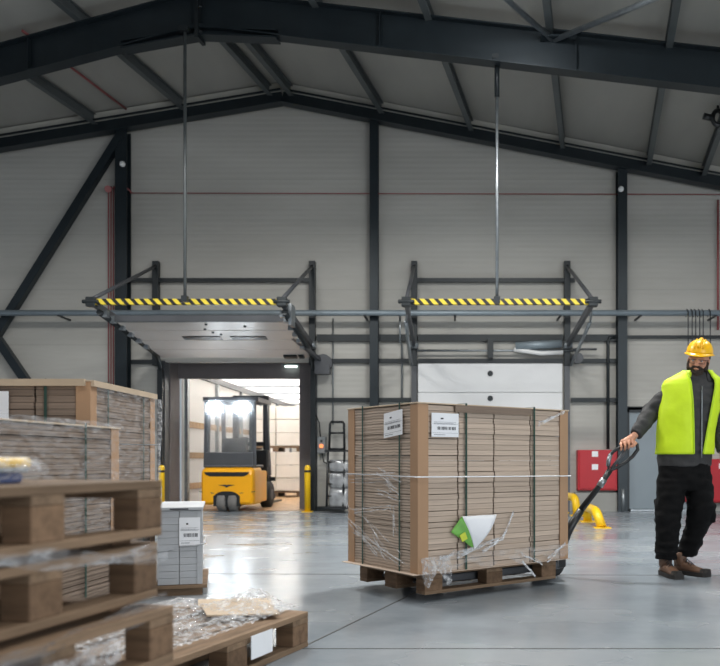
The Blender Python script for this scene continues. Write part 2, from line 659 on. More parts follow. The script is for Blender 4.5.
# plinth by the red cabinet
struct('baseboard_back', MB().bb(2.25, 3.0, DW - .14, DW, 0, .34), 'plinth')
struct('baseboard_back', MB().bb(4.36, 9, DW - .10, DW, 0, .14), 'plinth')

# personnel door
d3 = thing('door_3', 'blue-grey flush personnel door behind the worker', 'door', P(657, 510.5, DW), kind='structure')
obj('door_leaf', MB().bb(-.52, .62, -.06, 0, .03, 1.82), 'door_grey', d3, bevel=.006)
f_ = MB().bb(-.58, -.52, -.09, 0, 0, 1.88).bb(.62, .68, -.09, 0, 0, 1.88).bb(-.52, .62, -.09, 0, 1.82, 1.88)
obj('door_frame', f_, 'steel_dark', d3)
obj('threshold', MB().bb(-.52, .62, -.2, -.06, 0, .03), 'galvanised', d3)
obj('post', MB().tube([(-.66, -.22, 0), (-.66, -.22, .40)], .035, 12), 'galvanised', d3)

# closed sectional door
d2 = thing('door_2', 'closed white sectional dock door', 'door', P(490, 510.7, DW), kind='structure')
X0, X1 = (418 - 490) * DW / F, (562 - 490) * DW / F
for i in range(5):
    z = .02 + i * .53
    obj('door_panel', MB().bb(X0, X1, -.07, -.01, z, z + .525), 'door_white', d2, bevel=.01)
for z in (2.03, 2.48):
    obj('hinge', MB().cyl((0, -.09, z), (0, -.05, z), .05, 14), 'steel_dark', d2)
obj('seal', MB().bb(X0, X1, -.08, -.01, 0, .02), 'black_rubber', d2)
obj('spring_shaft', MB().cyl((X0 - .02, -.16, 2.88), (X1 + .3, -.16, 2.88), .02, 10), 'galvanised', d2)
obj('spring_drum', MB().cyl((.45, -.16, 2.96), (1.28, -.16, 3.0), .075, 14), 'pipe_grey', d2)
obj('spring_cover', MB().tube([(.42, -.16, 2.9), (.9, -.16, 2.83), (1.3, -.16, 2.85)], .04, 10), 'white_paint', d2)
obj('centre_bracket', MB().bb(-.05, .05, -.2, -.1, 2.75, 3.1), 'steel_dark', d2)

# raised sectional door above the open dock
d1 = thing('door_1', 'raised sectional dock door hanging open overhead', 'door', (-3.84, DW, 0), kind='structure')
ang = math.atan2(3.04 - 2.74, 14.4 - 12.3)
rot = Matrix.Rotation(-ang, 3, 'X')
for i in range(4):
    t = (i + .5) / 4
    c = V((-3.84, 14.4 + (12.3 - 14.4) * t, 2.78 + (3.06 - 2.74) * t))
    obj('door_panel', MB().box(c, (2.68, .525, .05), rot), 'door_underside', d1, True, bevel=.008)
pn = rot @ V((0, 0, 1))


def under(px, d):     # point just below the raised panel
    t = (14.4 - d) / 2.1
    return V(((px - XV) * d / F, d, 2.78 + .32 * t - .03))


for a, b in ((180, 225), (228, 270)):
    pa = under(a, 13.2); pb = under(b, 13.2)
    obj('window_slot', MB().box((pa + pb) / 2, (abs(pb.x - pa.x) * .84, .16, .014), rot), 'black_plastic', d1, True)
for a, b in ((284, 297), (299, 304)):
    pa = under(a, 14.25); pb = under(b, 14.25)
    obj('latch', MB().box((pa + pb) / 2, (pb.x - pa.x, .14, .06), rot), 'steel_dark', d1, True)
obj('edge_seal', MB().box(V((-3.84, 12.27, 3.085)), (2.74, .05, .10)), 'fork_grey', d1, True)
for i, (px, d) in enumerate(((205, 12.75), (213, 12.9), (221, 13.0), (206, 12.5), (245, 12.6))):
    obj('bolt', MB().cyl(under(px, d) - V((0, 0, .015)), under(px, d) + V((0, 0, .01)), .022, 8), 'steel_dark', d1, True)
for x in (OX0 - .02, OX1 + .02):
    obj('track', MB().beam((x, DW - .07, 0), (x, DW - .07, 2.55), .09, .10).tube(
        [(x, DW - .07, 2.5), (x, DW - .12, 2.66), (x, DW - .25, 2.78), (x, DW - .45, 2.83), (x, 11.9, 3.12)], .045, 8), 'steel_dark', d1, True)
    hm = MB()
    for t in (.2, .36, .52, .68, .84, .97):
        hm.box((x + (.05 if x < -4 else -.05), 14.05 - 2.1 * t, 2.80 + .32 * t), (.07, .1, .1))
    obj('track_roller', hm, 'galvanised', d1, True)
    obj('jamb', MB().bb(x - .06, x + .06, DW - .02, DW + .22, 0, 2.72), 'fork_grey', d1, True)
for x in (OX1 + .12,):
    obj('spring_block', MB().bb(x - .04, x + .22, DW - .3, DW - .1, 2.45, 2.6).cyl((x + .1, DW - .25, 2.65), (x + .1, DW - .1, 2.65), .16, 16).beam((x + .05, DW - .2, 2.7), (x - .35, 12.9, 3.05), .06, .06), 'fork_grey', d1, True)
    obj('end_plate', MB().box((x - .06, 12.25, 3.13), (.05, .3, .32)), 'galvanised', d1, True)

# ------------------------------------------------------------------ hinged striped guard frames above both doors
def guard(xl, xr, label):
    g = thing('guard_frame', label, 'safety barrier', ((xl + xr) / 2, DW, 2.6), group='striped guard frames above the dock doors')
    ya = DW - .06
    for x in (xl, xr):
        obj('post', MB().bb(x - .055, x + .055, ya - .07, ya + .05, 2.62, 4.50), 'steel_dark', g, True, bevel=.005)
    obj('cross_rail', MB().beam((xl - (.55 if xl < -3 else 0), ya - .02, 4.16), (xr + (0 if xl < -3 else .14), ya - .02, 4.16), .06, .07), 'steel_dark', g, True)
    yb, zb = 11.83, 3.256
    obj('striped_bar', MB().box(((xl + xr) / 2, yb, zb), (xr - xl - .12, .07, .085)), 'hazard_stripes', g, True, bevel=.006)
    for x, s in ((xl, -1), (xr, 1)):
        obj('arm', MB().beam((x, ya - .06, 2.98), (x, yb, zb), .06, .09), 'fork_grey', g, True)
        obj('strut', MB().tube([(x, ya - .06, 4.4), (x, yb, zb + .04)], .032, 8), 'fork_grey', g, True)
        b = MB().box((x, yb, zb), (.14, .12, .14)).cyl((x - .12, yb - .04, zb), (x + .12, yb - .04, zb), .03, 10)
        obj('bracket', b, 'steel_dark', g, True, bevel=.01)
        obj('hinge', MB().cyl((x - .08, ya - .1, 2.98), (x + .08, ya - .1, 2.98), .07, 12), 'galvanised', g, True)
    return g


guard(-5.30, -2.483, 'yellow and black striped guard frame above the open dock door')
g2 = guard(-.645, 2.11, 'yellow and black striped guard frame above the closed white dock door')
for x in (-.645, 2.11):
    obj('side_track', MB().bb(x - .05, x + .05, DW - .10, DW - .01, 0, 2.62), 'fork_grey', g2, True)
    obj('gas_spring', MB().tube([(x + (.06 if x > 0 else -.05), DW - .2, 2.62), (x + (.1 if x > 0 else -.05), 12.6, 3.1)], .03, 8).tube(
        [(x + (.1 if x > 0 else -.05), 12.6, 3.1), (x + .02, 12.0, 3.25)], .016, 6), 'galvanised', g2, True)
obj('roller', MB().cyl((2.28, DW - .24, 2.74), (2.28, DW - .1, 2.74), .1, 14).cyl((2.2, DW - .2, 2.9), (2.62, DW - .2, 2.9), .02, 8), 'fork_grey', g2, True)

# rods hanging from the portal rafter
def rod(px, py0, py1, d, mat, label):
    a, b = P(px, py0, d), P(px, py1, d)
    r = thing('hanging_rod', label, 'rod', b, group='rods hanging from the roof beam')
    obj('rod', MB().tube([b, a], .022, 10), mat, r, True)
    obj('clamp', MB().box(a - V((0, 0, .03)), (.14, .14, .06)), 'steel_dark', r, True)
    obj('foot', MB().box(b, (.08, .1, .08)), 'steel_dark', r, True)
    return r


def beam_under(px, d):
    x = (px - XV) * d / F
    return d


rod(185, 28, 299, 11.12, 'purlin_steel', 'thin steel rod hanging from the roof above the open dock door')
rr = rod(497, 56, 300, 10.62, 'galvanised', 'thin steel rod hanging from the roof above the closed white dock door')
obj('sleeve', MB().tube([P(497, 58, 10.62), P(497, 97, 10.62)], .034, 10), 'steel_dark', rr, True)

# pipes on the wall
p_ = MB().tube([P(-170, 313, 14.12), P(930, 313, 14.12)], .052, 14)
o = tag(obj('wall_pipe', p_, 'pipe_grey'), 'long straight grey pipe running across the whole back wall above the doors', 'pipe')
pm = MB()
for px in (60, 240, 365, 455, 560, 640, 715):
    a = P(px, 313, 14.12); pm.beam(a + V((0, .05, -.06)), a + V((0, .38, -.06)), .03, .03).bb(a.x - .02, a.x + .02, 14.05, 14.2, a.z - .065, a.z - .05)
obj('pipe_bracket', pm, 'steel_dark', o, True)
tag(obj('sprinkler_pipe', MB().tube([P(130, 193, 14.42), P(760, 194.5, 14.42)], .009, 8), 'red_paint'), 'thin red pipe running high across the back wall', 'pipe')
rp = thing('red_pipe', 'bundle of thin red vertical pipes beside the left steel column', 'pipe', P(111, 390, 14.44))
for k, px in enumerate((108.5, 111, 113.5, 116)):
    obj('pipe', MB().tube([P(px, 480, 14.46), P(px, 196 if k < 2 else 191, 14.44), P(px + .3, 140 if k == 3 else 186, 14.46)], .011, 8), 'red_paint', rp, True)
obj('valve', MB().cyl(P(108, 189, 14.3), P(108, 189, 14.44), .06, 14).tube([P(108, 189, 14.4), P(125, 186, 14.38), P(132, 193, 14.42)], .014, 8), 'red_paint', rp, True)
tag(obj('red_pipe', MB().tube([P(718, 200, 14.4), P(718, 330, 14.4)], .02, 10), 'red_paint'), 'short red vertical pipe on the wall above and right of the helmet', 'pipe')
tag(obj('mounted_conduit', MB().tube([P(402, 440, 14.46), P(402, 345, 14.46), P(400, 342, 14.4), P(400, 316, 14.3)], .017, 8), 'galvanised'), 'slim pale conduit running down the wall left of the closed dock door', 'pipe')
tag(obj('mounted_conduit', MB().tube([P(608, 449, 14.4), P(608, 341, 14.4), P(610, 337.5, 14.4), P(615, 337, 14.4)], .03, 8), 'steel_dark'), 'dark vertical conduit above the small red wall cabinet', 'pipe')
tag(obj('mounted_conduit', MB().tube([P(333, 425, 14.46), P(333, 318, 14.46)], .012, 8), 'galvanised'), 'slim pale conduit on the wall right of the open dock door', 'pipe')
# small white fittings on columns
for px, py, lb in ((122.5, 164, 'small white dome fitting on the left steel column'), (621, 189, 'small white dome fitting high on the steel column right of the closed door')):
    f = thing('sensor', lb, 'sensor', P(px, py, 14.24))
    obj('dome', MB().ell(P(px, py, 14.2), (.05, .05, .05)), 'white_paint', f, True)
    obj('mount', MB().box(P(px, py - 2, 14.24), (.05, .1, .04)), 'steel_dark', f, True)
# wire hooks over the pipe, above the worker's helmet
proto = None
for i, px in enumerate((687, 691, 694.5, 698.5, 702, 709)):
    a = P(px, 313, 14.12)
    pts = [a + V((0, .06, -.06)), a + V((0, .066, .03)), a + V((0, 0, .066)), a + V((0, -.068, .02)), a + V((0, -.07, -.3)), a + V((0, -.07, -.68 - .05 * (i % 3)))]
    pts += [pts[-1] + V((.0, .03, -.05)), pts[-1] + V((0, .07, -.01))]
    tag(obj('hanging_hook', MB().tube(pts, .009, 6), 'steel_dark'), 'long dark wire hook hanging from the grey pipe above the yellow helmet', 'hook', 'wire hooks on the wall pipe above the helmet')

# red fire cabinets
def cabinet(x0, x1, ya, yb, label, sq):
    d = DW
    a, b = P(x0, yb, d), P(x1, ya, d)
    r = thing('fire_cabinet', label, 'cabinet', ((a.x + b.x) / 2, d - .1, a.z), group='red cabinets on the back wall')
    obj('body', MB().bb(a.x, b.x, d - .20, d - .01, a.z, b.z), 'red_cabinet', r, True, bevel=.01)
    obj('door', MB().bb(a.x + .03, b.x - .03, d - .22, d - .20, a.z + .03, b.z - .03), 'red_cabinet', r, True, bevel=.005)
    for (px, py) in sq:
        c = P(px, py, d - .225)
        obj('sticker', MB().box(c, (.11, .006, .1)), 'paper', r, True, label='white square sticker')
    return r


cabinet(576, 615, 450, 490, 'red wall cabinet with two white stickers left of the grey door', ((595, 454), (595, 467)))
cabinet(684, 732, 459, 502, 'red wall cabinet partly hidden behind the worker legs', ((722, 466),))

# yellow floor bumpers in the corner near the red cabinet
def bumper(pts, foot, label):
    r = thing('floor_bumper', label, 'bumper rail', pts[0], group='yellow tubular floor bumpers')
    sm = []
    for i, p in enumerate(pts):
        p = V(p)
        if 0 < i < len(pts) - 1:
            a = V(pts[i - 1]); b = V(pts[i + 1])
            ra = min(.13, (a - p).length * .45); rb = min(.13, (b - p).length * .45)
            q0 = p + (a - p).normalized() * ra; q1 = p + (b - p).normalized() * rb
            for t in (0, .25, .5, .75, 1):
                sm.append(q0 * (1 - t) ** 2 + p * 2 * t * (1 - t) + q1 * t * t)
        else:
            sm.append(p)
    obj('tube', MB().tube(sm, .065, 14), 'yellow_paint', r, True)
    for f in foot:
        obj('foot_plate', MB().box(V(f) + V((0, 0, .007)), (.22, .2, .014)), 'yellow_paint', r, True)


A0 = P(602, 528, 10.82); A1 = P(591, 522, 11.9); A1 = V((A1.x - .05, 11.9, 0)); A0.z = 0
bumper([A0 + V((0, 0, .01)), A0 + V((-.06, .1, .22)), A1 + V((-.02, -.05, .22)), A1 + V((0, 0, .01))], (A0, A1), 'nearer yellow tubular floor bumper beside the pallet truck handle')
B0 = P(577, 514, 13.2); B0.z = 0; B1 = V((B0.x - .14, 13.95, 0))
bumper([B0 + V((0, 0, .01)), B0 + V((-.02, .04, .30)), B1 + V((0, -.04, .30)), B1 + V((0, 0, .01))], (B0, B1), 'farther yellow tubular floor bumper beside the wall under the red cabinet')

# bollards of the open dock
def bollard(px, label):
    b = P(px, 508, DW - .32); b.z = 0
    r = thing('bollard', label, 'bollard', b, group='yellow bollards of the open dock door')
    obj('post', MB().tube([(0, 0, 0), (0, 0, .78), (0, 0, .815), (0, 0, .83)], [.055, .055, .045, .02], 16), 'yellow_paint', r)
    obj('band', MB().cyl((0, 0, .70), (0, 0, .74), .0565, 16), 'black_plastic', r, label='black band')
    obj('base_plate', MB().bb(-.09, .09, -.09, .09, 0, .012), 'yellow_paint', r)


bollard(161.5, 'yellow bollard left of the open dock door behind the pallet stack')
bollard(307.5, 'yellow bollard right of the open dock door')

# control box
cb = thing('control_box', 'grey wall control box with an orange-red lamp right of the open dock', 'control box', P(322, 452, DW - .03))
c0 = P(322, 445, DW - .1)
obj('case', MB().box(c0, (.15, .14, .3)), 'grey_plastic', cb, True, bevel=.012)
obj('lamp', MB().cyl(c0 + V((.0, -.07, -.02)), c0 + V((0, -.1, -.02)), .035, 14), 'lamp_red', cb, True, label='lit orange-red button')
obj('button', MB().cyl(c0 + V((.0, -.07, .07)), c0 + V((0, -.09, .07)), .02, 12), 'black_plastic', cb, True)
obj('cable', MB().tube([c0 + V((-.03, 0, .15)), c0 + V((-.05, 0, .4)), c0 + V((-.14, .02, .6))], .012, 6), 'black_plastic', cb, True)
obj('cable', MB().tube([c0 + V((0, 0, -.15)), c0 + V((.03, 0, -.3)), c0 + V((.13, .0, -.36))], .012, 6), 'black_plastic', cb, True)

# narrow black rack with wrapped bundles beside the dock
rk = thing('hand_trolley', 'black tubular trolley rack leaning by the wall between the doors', 'trolley', P(337, 508, 14.0))
d = 14.15
fr = MB()
fr.tube([P(329, 452, d), P(330, 424, d), P(331, 422, d), P(343, 422, d), P(344, 424, d), P(344.5, 452, d)], .022, 8)
obj('back_frame', fr, 'black_plastic', rk, True)
for py in (433, 449):
    obj('cross_bar', MB().tube([P(329.5, py, d), P(344.3, py, d)], .018, 8), 'black_plastic', rk, True)
obj('top_shelf', MB().box(P(338, 451, d - .15), (.42, .35, .03)), 'black_plastic', rk, True)
for dx in (0, 16.5):
    obj('upright', MB().tube([P(328 + dx, 452, d - .3), P(326.5 + dx, 509, d - .3)], .02, 8), 'black_plastic', rk, True)
for py in (462, 472, 484, 496):
    obj('rung', MB().tube([P(328, py, d - .3), P(345, py, d - .3)], .014, 8), 'black_plastic', rk, True)
obj('base_shelf', MB().box(P(338, 507, d - .15), (.46, .4, .04)), 'black_plastic', rk, True)
zt = [0.06, .42]
for k, (zz, hh, lb) in enumerate(((.065, .36, 'lower grey film-wrapped bundle on the black trolley rack'), (.43, .27, 'middle grey film-wrapped bundle on the black trolley rack'), (.705, .22, 'upper grey film-wrapped bundle under the trolley shelf'))):
    b = MB()
    c = P(340, 508, d - .16)
    rings = []
    for i in range(9):
        t = i / 8; z = zz + hh * t
        r_ = .205 * (1 - .18 * abs(2 * t - 1) ** 3)
        rings.append([V((c.x + r_ * (1 + .08 * noise.noise(V((math.cos(a) * 2, math.sin(a) * 2, z * 9)))) * math.copysign(abs(math.cos(a)) ** .6, math.cos(a)),
                         c.y + r_ * .8 * math.copysign(abs(math.sin(a)) ** .6, math.sin(a)), z)) for a in [2 * math.pi * q / 20 for q in range(20)]])
    b.loft(rings)
    tag(obj('wrapped_bundle', b, 'wrap_shine'), lb, 'bundle', 'film-wrapped bundles on the trolley rack')

# ceiling lamp bracket at the right edge
cf = thing('ceiling_bracket', 'black clamp bracket hanging under a roof purlin at upper right', 'bracket', P(716, 122, 12.0))
q = P(718, 118, 12.0)
obj('ring', MB().tube([q + V((math.cos(a) * .08, 0, math.sin(a) * .11)) for a in [i * math.pi / 8 for i in range(16)]], .035, 8, closed=True), 'black_plastic', cf, True)
obj('hanger', MB().tube([q + V((-.1, 0, .0)), q + V((-.22, 0, .03))], .05, 8), 'black_plastic', cf, True)
obj('drop_rod', MB().tube([q + V((0, 0, .12)), V((q.x, q.y, roof_z(q.x, q.y) + .0))], .02, 8), 'black_plastic', cf, True)

# ================================================================== TRAILER AT THE OPEN DOCK
tr = thing('truck_trailer', 'bright truck trailer interior seen through the open dock door', 'trailer', (-3.84, 15.2, 0))
TX0, TX1, TY0, TY1, TZ = -5.08, -2.6, 15.25, 27.2, 2.72
obj('trailer_floor', MB().bb(TX0, TX1, DW + .1, TY1, -.12, 0.0), 'trailer_floor_wood', tr, True)
obj('side_curtain', MB().bb(TX0 - .04, TX0, TY0, TY1, .0, TZ), 'tarp', tr, True)
obj('side_curtain', MB().bb(TX1, TX1 + .04, TY0, TY1, .0, TZ), 'tarp', tr, True)
obj('front_wall', MB().bb(TX0, TX1, TY1, TY1 + .05, 0, TZ), 'trailer_lining', tr, True)
obj('roof', MB().bb(TX0, TX1, TY0, TY1, TZ, TZ + .03), 'tarp', tr, True)
obj('roof_rail', MB().bb(TX0, TX0 + .07, TY0, TY1, TZ - .16, TZ - .04), 'fork_grey', tr, True)
for y in (15.3, 17.3, 19.3, 21.3, 23.3, 25.3):
    obj('side_post', MB().bb(TX0, TX0 + .06, y, y + .12, 0, TZ - .16), 'galvanised', tr, True)
    obj('roof_bow', MB().bb(TX0, TX1, y + .03, y + .09, TZ - .05, TZ), 'galvanised', tr, True)
for z in (.35, .95, 1.55):
    obj('side_lath', MB().bb(TX0 + .005, TX0 + .035, TY0 + .1, TY1, z, z + .12), 'plywood', tr, True)
# dock shelter around it
ds = thing('dock_shelter', 'dark dock shelter curtain framing the open dock', 'dock shelter', (-3.84, 14.9, 0))
obj('side_curtain', MB().bb(OX0 - .1, OX0 + .06, 14.7, 15.22, 0, 2.75), 'shelter_curtain', ds, True)
obj('side_curtain', MB().bb(OX1 - .34, OX1 - .30, 15.0, 15.24, 0, 2.75).bb(OX1 - .30, OX1 - .05, 15.0, 15.04, 0, 2.75).bb(OX1 - .06, OX1 + .02, 14.7, 15.1, 0, 2.75), 'shelter_curtain', ds, True)
obj('head_curtain', MB().bb(OX0, OX1, 15.12, 15.2, 2.46, 2.8).bb(OX0, OX1, 14.7, 15.12, 2.75, 2.8), 'shelter_curtain', ds, True)
dl = thing('dock_light', 'small pale dock lamp at the upper right of the open dock', 'lamp', P(291, 366.5, 15.05))
obj('tube', MB().box(P(291, 366.5, 15.05), (.22, .06, .03)), 'tube_light', dl, True)
obj('case', MB().box(P(291, 364.6, 15.05), (.36, .10, .03)), 'grey_plastic', dl, True)
# two tiers of wrapped pallets in the trailer
def white_load(x0, x1, y, z, h, label):
    r = thing('wrapped_pallet_load', label, 'pallet load', ((x0 + x1) / 2, y, z), group='white wrapped loads in the trailer')
    pm = MB()
    obj('pallet', MB().bb(x0, x1, y, y + .8, z + .1, z + .14).bb(x0, x0 + .12, y, y + .8, z, z + .1).bb(x1 - .12, x1, y, y + .8, z, z + .1).bb((x0 + x1) / 2 - .07, (x0 + x1) / 2 + .07, y, y + .8, z, z + .1), 'wood_y', r, True)
    for k in range(3):
        zz = z + .145 + k * h / 3
        for j in range(2):
            xm = (x0 + x1) / 2
            a, b = (x0, xm - .008) if j == 0 else (xm + .008, x1)
            obj('carton', MB().bb(a, b, y + .02, y + .78, zz, zz + h / 3 - .012), 'wrap_white', r, True, bevel=.01)


white_load(-5.0, -3.72, 20, 0.001, .98, 'white wrapped carton load on the trailer floor right of the forklift')
white_load(-5.0, -3.72, 20, 1.13, 1.0, 'white wrapped carton load stacked on top of another in the trailer')

# ================================================================== FORKLIFT
fx = (227.5 - XV) * 14.25 / F
fk = thing('forklift', 'yellow counterbalance forklift seen from behind in the open dock door', 'forklift', (fx, 14.2, 0))
# counterweight: rounded block with wheel arch
def fl_section(y, hw, z0, z1, rc):
    pts = []
    for (cx, cz, a0) in ((hw - rc, z1 - rc, 0), (-hw + rc, z1 - rc, 90), (-hw + rc * .6, z0 + rc * .6, 180), (hw - rc * .6, z0 + rc * .6, 270)):
        rr_ = rc if a0 < 180 else rc * .6
        for k in range(5):
            a = R(a0 + k * 22.5)
            pts.append(V((cx + rr_ * math.cos(a), y, cz + rr_ * math.sin(a))))
    return pts


b = MB()
b.loft([fl_section(.0, .42, .17, .70, .07), fl_section(.03, .455, .13, .755, .08), fl_section(.12, .475, .12, .785, .08), fl_section(.45, .475, .12, .79, .07), fl_section(.62, .47, .12, .79, .06)], smooth=False)
cw = obj('counterweight', b, 'forklift_yellow', fk, bevel=.012)
# dark wheel recess
arc = [(-.235, .0)] + [(-.235 + .47 * k / 12, .365 - .09 * (abs(k - 6) / 6) ** 3) for k in range(13)] + [(.235, .0)]
arch = MB().prism([(x, max(z, .10)) for x, z in arc], -.012, .4)
obj('wheel_arch', arch, 'black_plastic', fk)
for x in (-.1, .1):
    wv = MB(); n = 28
    prof = [(-.075, .10), (-.08, .155), (-.06, .18), (.06, .18), (.08, .155), (.075, .10)]
    wv.loft([[V((x + px_, .165 + rr_ * math.cos(2 * math.pi * k / n), .182 + rr_ * math.sin(2 * math.pi * k / n))) for k in range(n)] for px_, rr_ in prof])
    wv.v = [V((v.x, v.y - .035, v.z)) for v in wv.v]
    wo = obj('wheel', wv, 'tyre_grey', fk)
    obj('hub', MB().cyl((x - .082, .13, .182), (x + .082, .13, .182), .08, 16), 'fork_grey', wo)
obj('vent_slot', MB().prism([(-.40, .705), (-.37, .66), (-.30, .63), (.30, .63), (.37, .66), (.40, .705)], -.008, .1), 'black_plastic', fk)
em = MB().prism([(-.15, .475), (-.04, .455), (0, .43), (.04, .455), (.15, .475), (.04, .482), (0, .478), (-.04, .482)], -.008, .02)
obj('emblem', em, 'ink', fk, label='small dark winged emblem')
obj('lower_panel_line', MB().beam((-.5, .022, .36), (-.23, .0, .33), .01, .012).beam((.5, .022, .36), (.23, .0, .33), .01, .012), 'fork_grey', fk)
# chassis and front
obj('chassis', MB().bb(-.46, .46, .60, 1.12, .14, .72), 'forklift_yellow', fk, bevel=.03)
obj('floor_plate', MB().bb(-.36, .36, 1.0, 1.5, .60, .64), 'black_plastic', fk)
for x in (-.38, .38):
    wo = obj('wheel', MB().loft([[V((x + a_, 1.45 + r_ * math.cos(2 * math.pi * k / 28), .25 + r_ * math.sin(2 * math.pi * k / 28))) for k in range(28)] for a_, r_ in ((-.1, .16), (-.1, .22), (-.08, .25), (.08, .25), (.1, .22), (.1, .16))]), 'black_rubber', fk)
    obj('hub', MB().cyl((x - .105, 1.45, .25), (x + .105, 1.45, .25), .11, 16), 'fork_grey', wo)
# seat and dash
st = obj('seat', MB().bb(-.24, .24, .55, 1.0, .80, .92).bb(-.24, .24, .48, .60, .86, 1.32), 'black_plastic', fk, bevel=.04)
obj('seat_box', MB().bb(-.45, .45, .10, .9, .785, .83).bb(-.3, .3, .3, .9, .62, .80), 'fork_grey', fk, bevel=.02)
obj('rear_panel', MB().bb(-.44, .44, .14, .2, .80, 1.06), 'fork_grey', fk, bevel=.02)
obj('steering_wheel', MB().tube([V((.0 + .16 * math.cos(i * math.pi / 10), 1.18 + .05 * math.sin(i * math.pi / 10), 1.2 + .15 * math.sin(i * math.pi / 10))) for i in range(20)], .015, 8, closed=True), 'black_plastic', fk)
obj('dashboard', MB().bb(-.45, .45, 1.25, 1.42, .62, 1.12), 'black_plastic', fk, bevel=.03)
# overhead guard
for x in (-.43, .43):
    obj('guard_post', MB().beam((x, .24, .80), (x * .98, .28, 2.02), .07, .10), 'fork_grey', fk)
    obj('guard_post', MB().beam((x, 1.42, .62), (x * .96, 1.22, 2.02), .07, .08), 'fork_grey', fk)
og = MB().bb(-.50, .50, .25, .33, 1.98, 2.06).bb(-.50, .50, 1.2, 1.28, 1.98, 2.06).bb(-.5, -.43, .33, 1.2, 1.98, 2.06).bb(.43, .5, .33, 1.2, 1.98, 2.06)
for i in range(6):
    og.bb(-.36 + i * .144 - .012, -.36 + i * .144 + .012, .33, 1.2, 1.99, 2.05)
obj('rear_window', MB().bb(-.45, .45, .170, .178, .80, 2.0), 'window_glow_haze', fk, label='rear window pane with haze added for the lamp glow')
obj('overhead_guard', og, 'fork_grey', fk)
# mast and fork carriage on the far side
for x in (-.3, .3):
    obj('mast_rail', MB().bb(x - .05, x + .05, 1.68, 1.82, .06, 2.2), 'steel_dark', fk)
    obj('fork', MB().bb(x - .05, x + .05, 1.9, 1.95, .05, .6).bb(x - .05, x + .05, 1.95, 3.0, .04, .08), 'steel_dark', fk)
obj('mast_crosshead', MB().bb(-.35, .35, 1.7, 1.8, 2.1, 2.2).bb(-.35, .35, 1.7, 1.8, 1.2, 1.28).cyl((0, 1.76, .1), (0, 1.76, 1.9), .04, 10), 'steel_dark', fk)
obj('carriage', MB().bb(-.45, .45, 1.84, 1.9, .15, .25).bb(-.45, .45, 1.84, 1.9, .5, .58), 'steel_dark', fk)
# working lamps: the bright pair under the guard
for x in (-.27, .22):
    lo = obj('work_lamp', MB().box((x, .24, 1.86), (.24, .08, .15)), 'black_plastic', fk, bevel=.02)
    obj('lamp_glass', MB().box((x, .197, 1.86), (.21, .012, .12)), 'lamp_glow', lo, label='glaring white working lamp')

# ================================================================== PALLETS
def pallet(label, loc, rz, group='wooden pallets', L=1.2, W=.8, bl=.145, be=.1, bmid=.145):
    r = thing('wooden_pallet', label, 'pallet', loc, rz, group)
    bx = (-L / 2 + bl / 2, 0, L / 2 - bl / 2)
    by = (-W / 2 + be / 2, 0, W / 2 - be / 2)
    k = W / .8
    for i, (y, w_) in enumerate(((-W / 2 + .0725 * k, .145 * k), (-W / 4 + .02, .1 * k), (0, .145 * k), (W / 4 - .02, .1 * k), (W / 2 - .0725 * k, .145 * k))):
        obj('deck_board', MB().bb(-L / 2, L / 2, y - w_ / 2, y + w_ / 2, .122, .144), 'wood_x', r, bevel=.003)
    for x in bx:
        obj('stringer_board', MB().bb(x - bl / 2, x + bl / 2, -W / 2, W / 2, .1, .122), 'wood_y', r, bevel=.003)
    for y, w_ in ((by[0], be), (0, bmid), (by[2], be)):
        obj('bottom_board', MB().bb(-L / 2, L / 2, y - w_ / 2, y + w_ / 2, 0, .022), 'wood_x', r, bevel=.003)
        for x in bx:
            obj('block', MB().bb(x - bl / 2, x + bl / 2, y - w_ / 2, y + w_ / 2, .022, .1), 'wood_block', r, bevel=.004)
    return r


def dup_pallet(src, label, loc, rz):
    return dup(src, loc, rz, label)


# --- strapped carton load
def strip_ribbon(pts, wdt, nrm):
    """thin ribbon along pts with width direction perpendicular to nrm"""
    m = MB(); vs = []; n = V(nrm)
    pts = [V(p) for p in pts]
    for i, p in enumerate(pts):
        t = (pts[min(i + 1, len(pts) - 1)] - pts[max(i - 1, 0)]).normalized()
        s_ = t.cross(n).normalized() * wdt / 2
        vs += [p - s_, p + s_, p + s_ + n * .0015, p - s_ + n * .0015]
    fs = []
    for i in range(len(pts) - 1):
        a, b = i * 4, i * 4 + 4
        for k in range(4):
            k2 = (k + 1) % 4
            fs.append((a + k, a + k2, b + k2, b + k))
    fs += [(0, 1, 2, 3), (len(vs) - 4, len(vs) - 3, len(vs) - 2, len(vs) - 1)]
    return m.add(vs, fs)


def loop_strap(a, b, c, d, wd):
    """flat band loop through four corners"""
    return


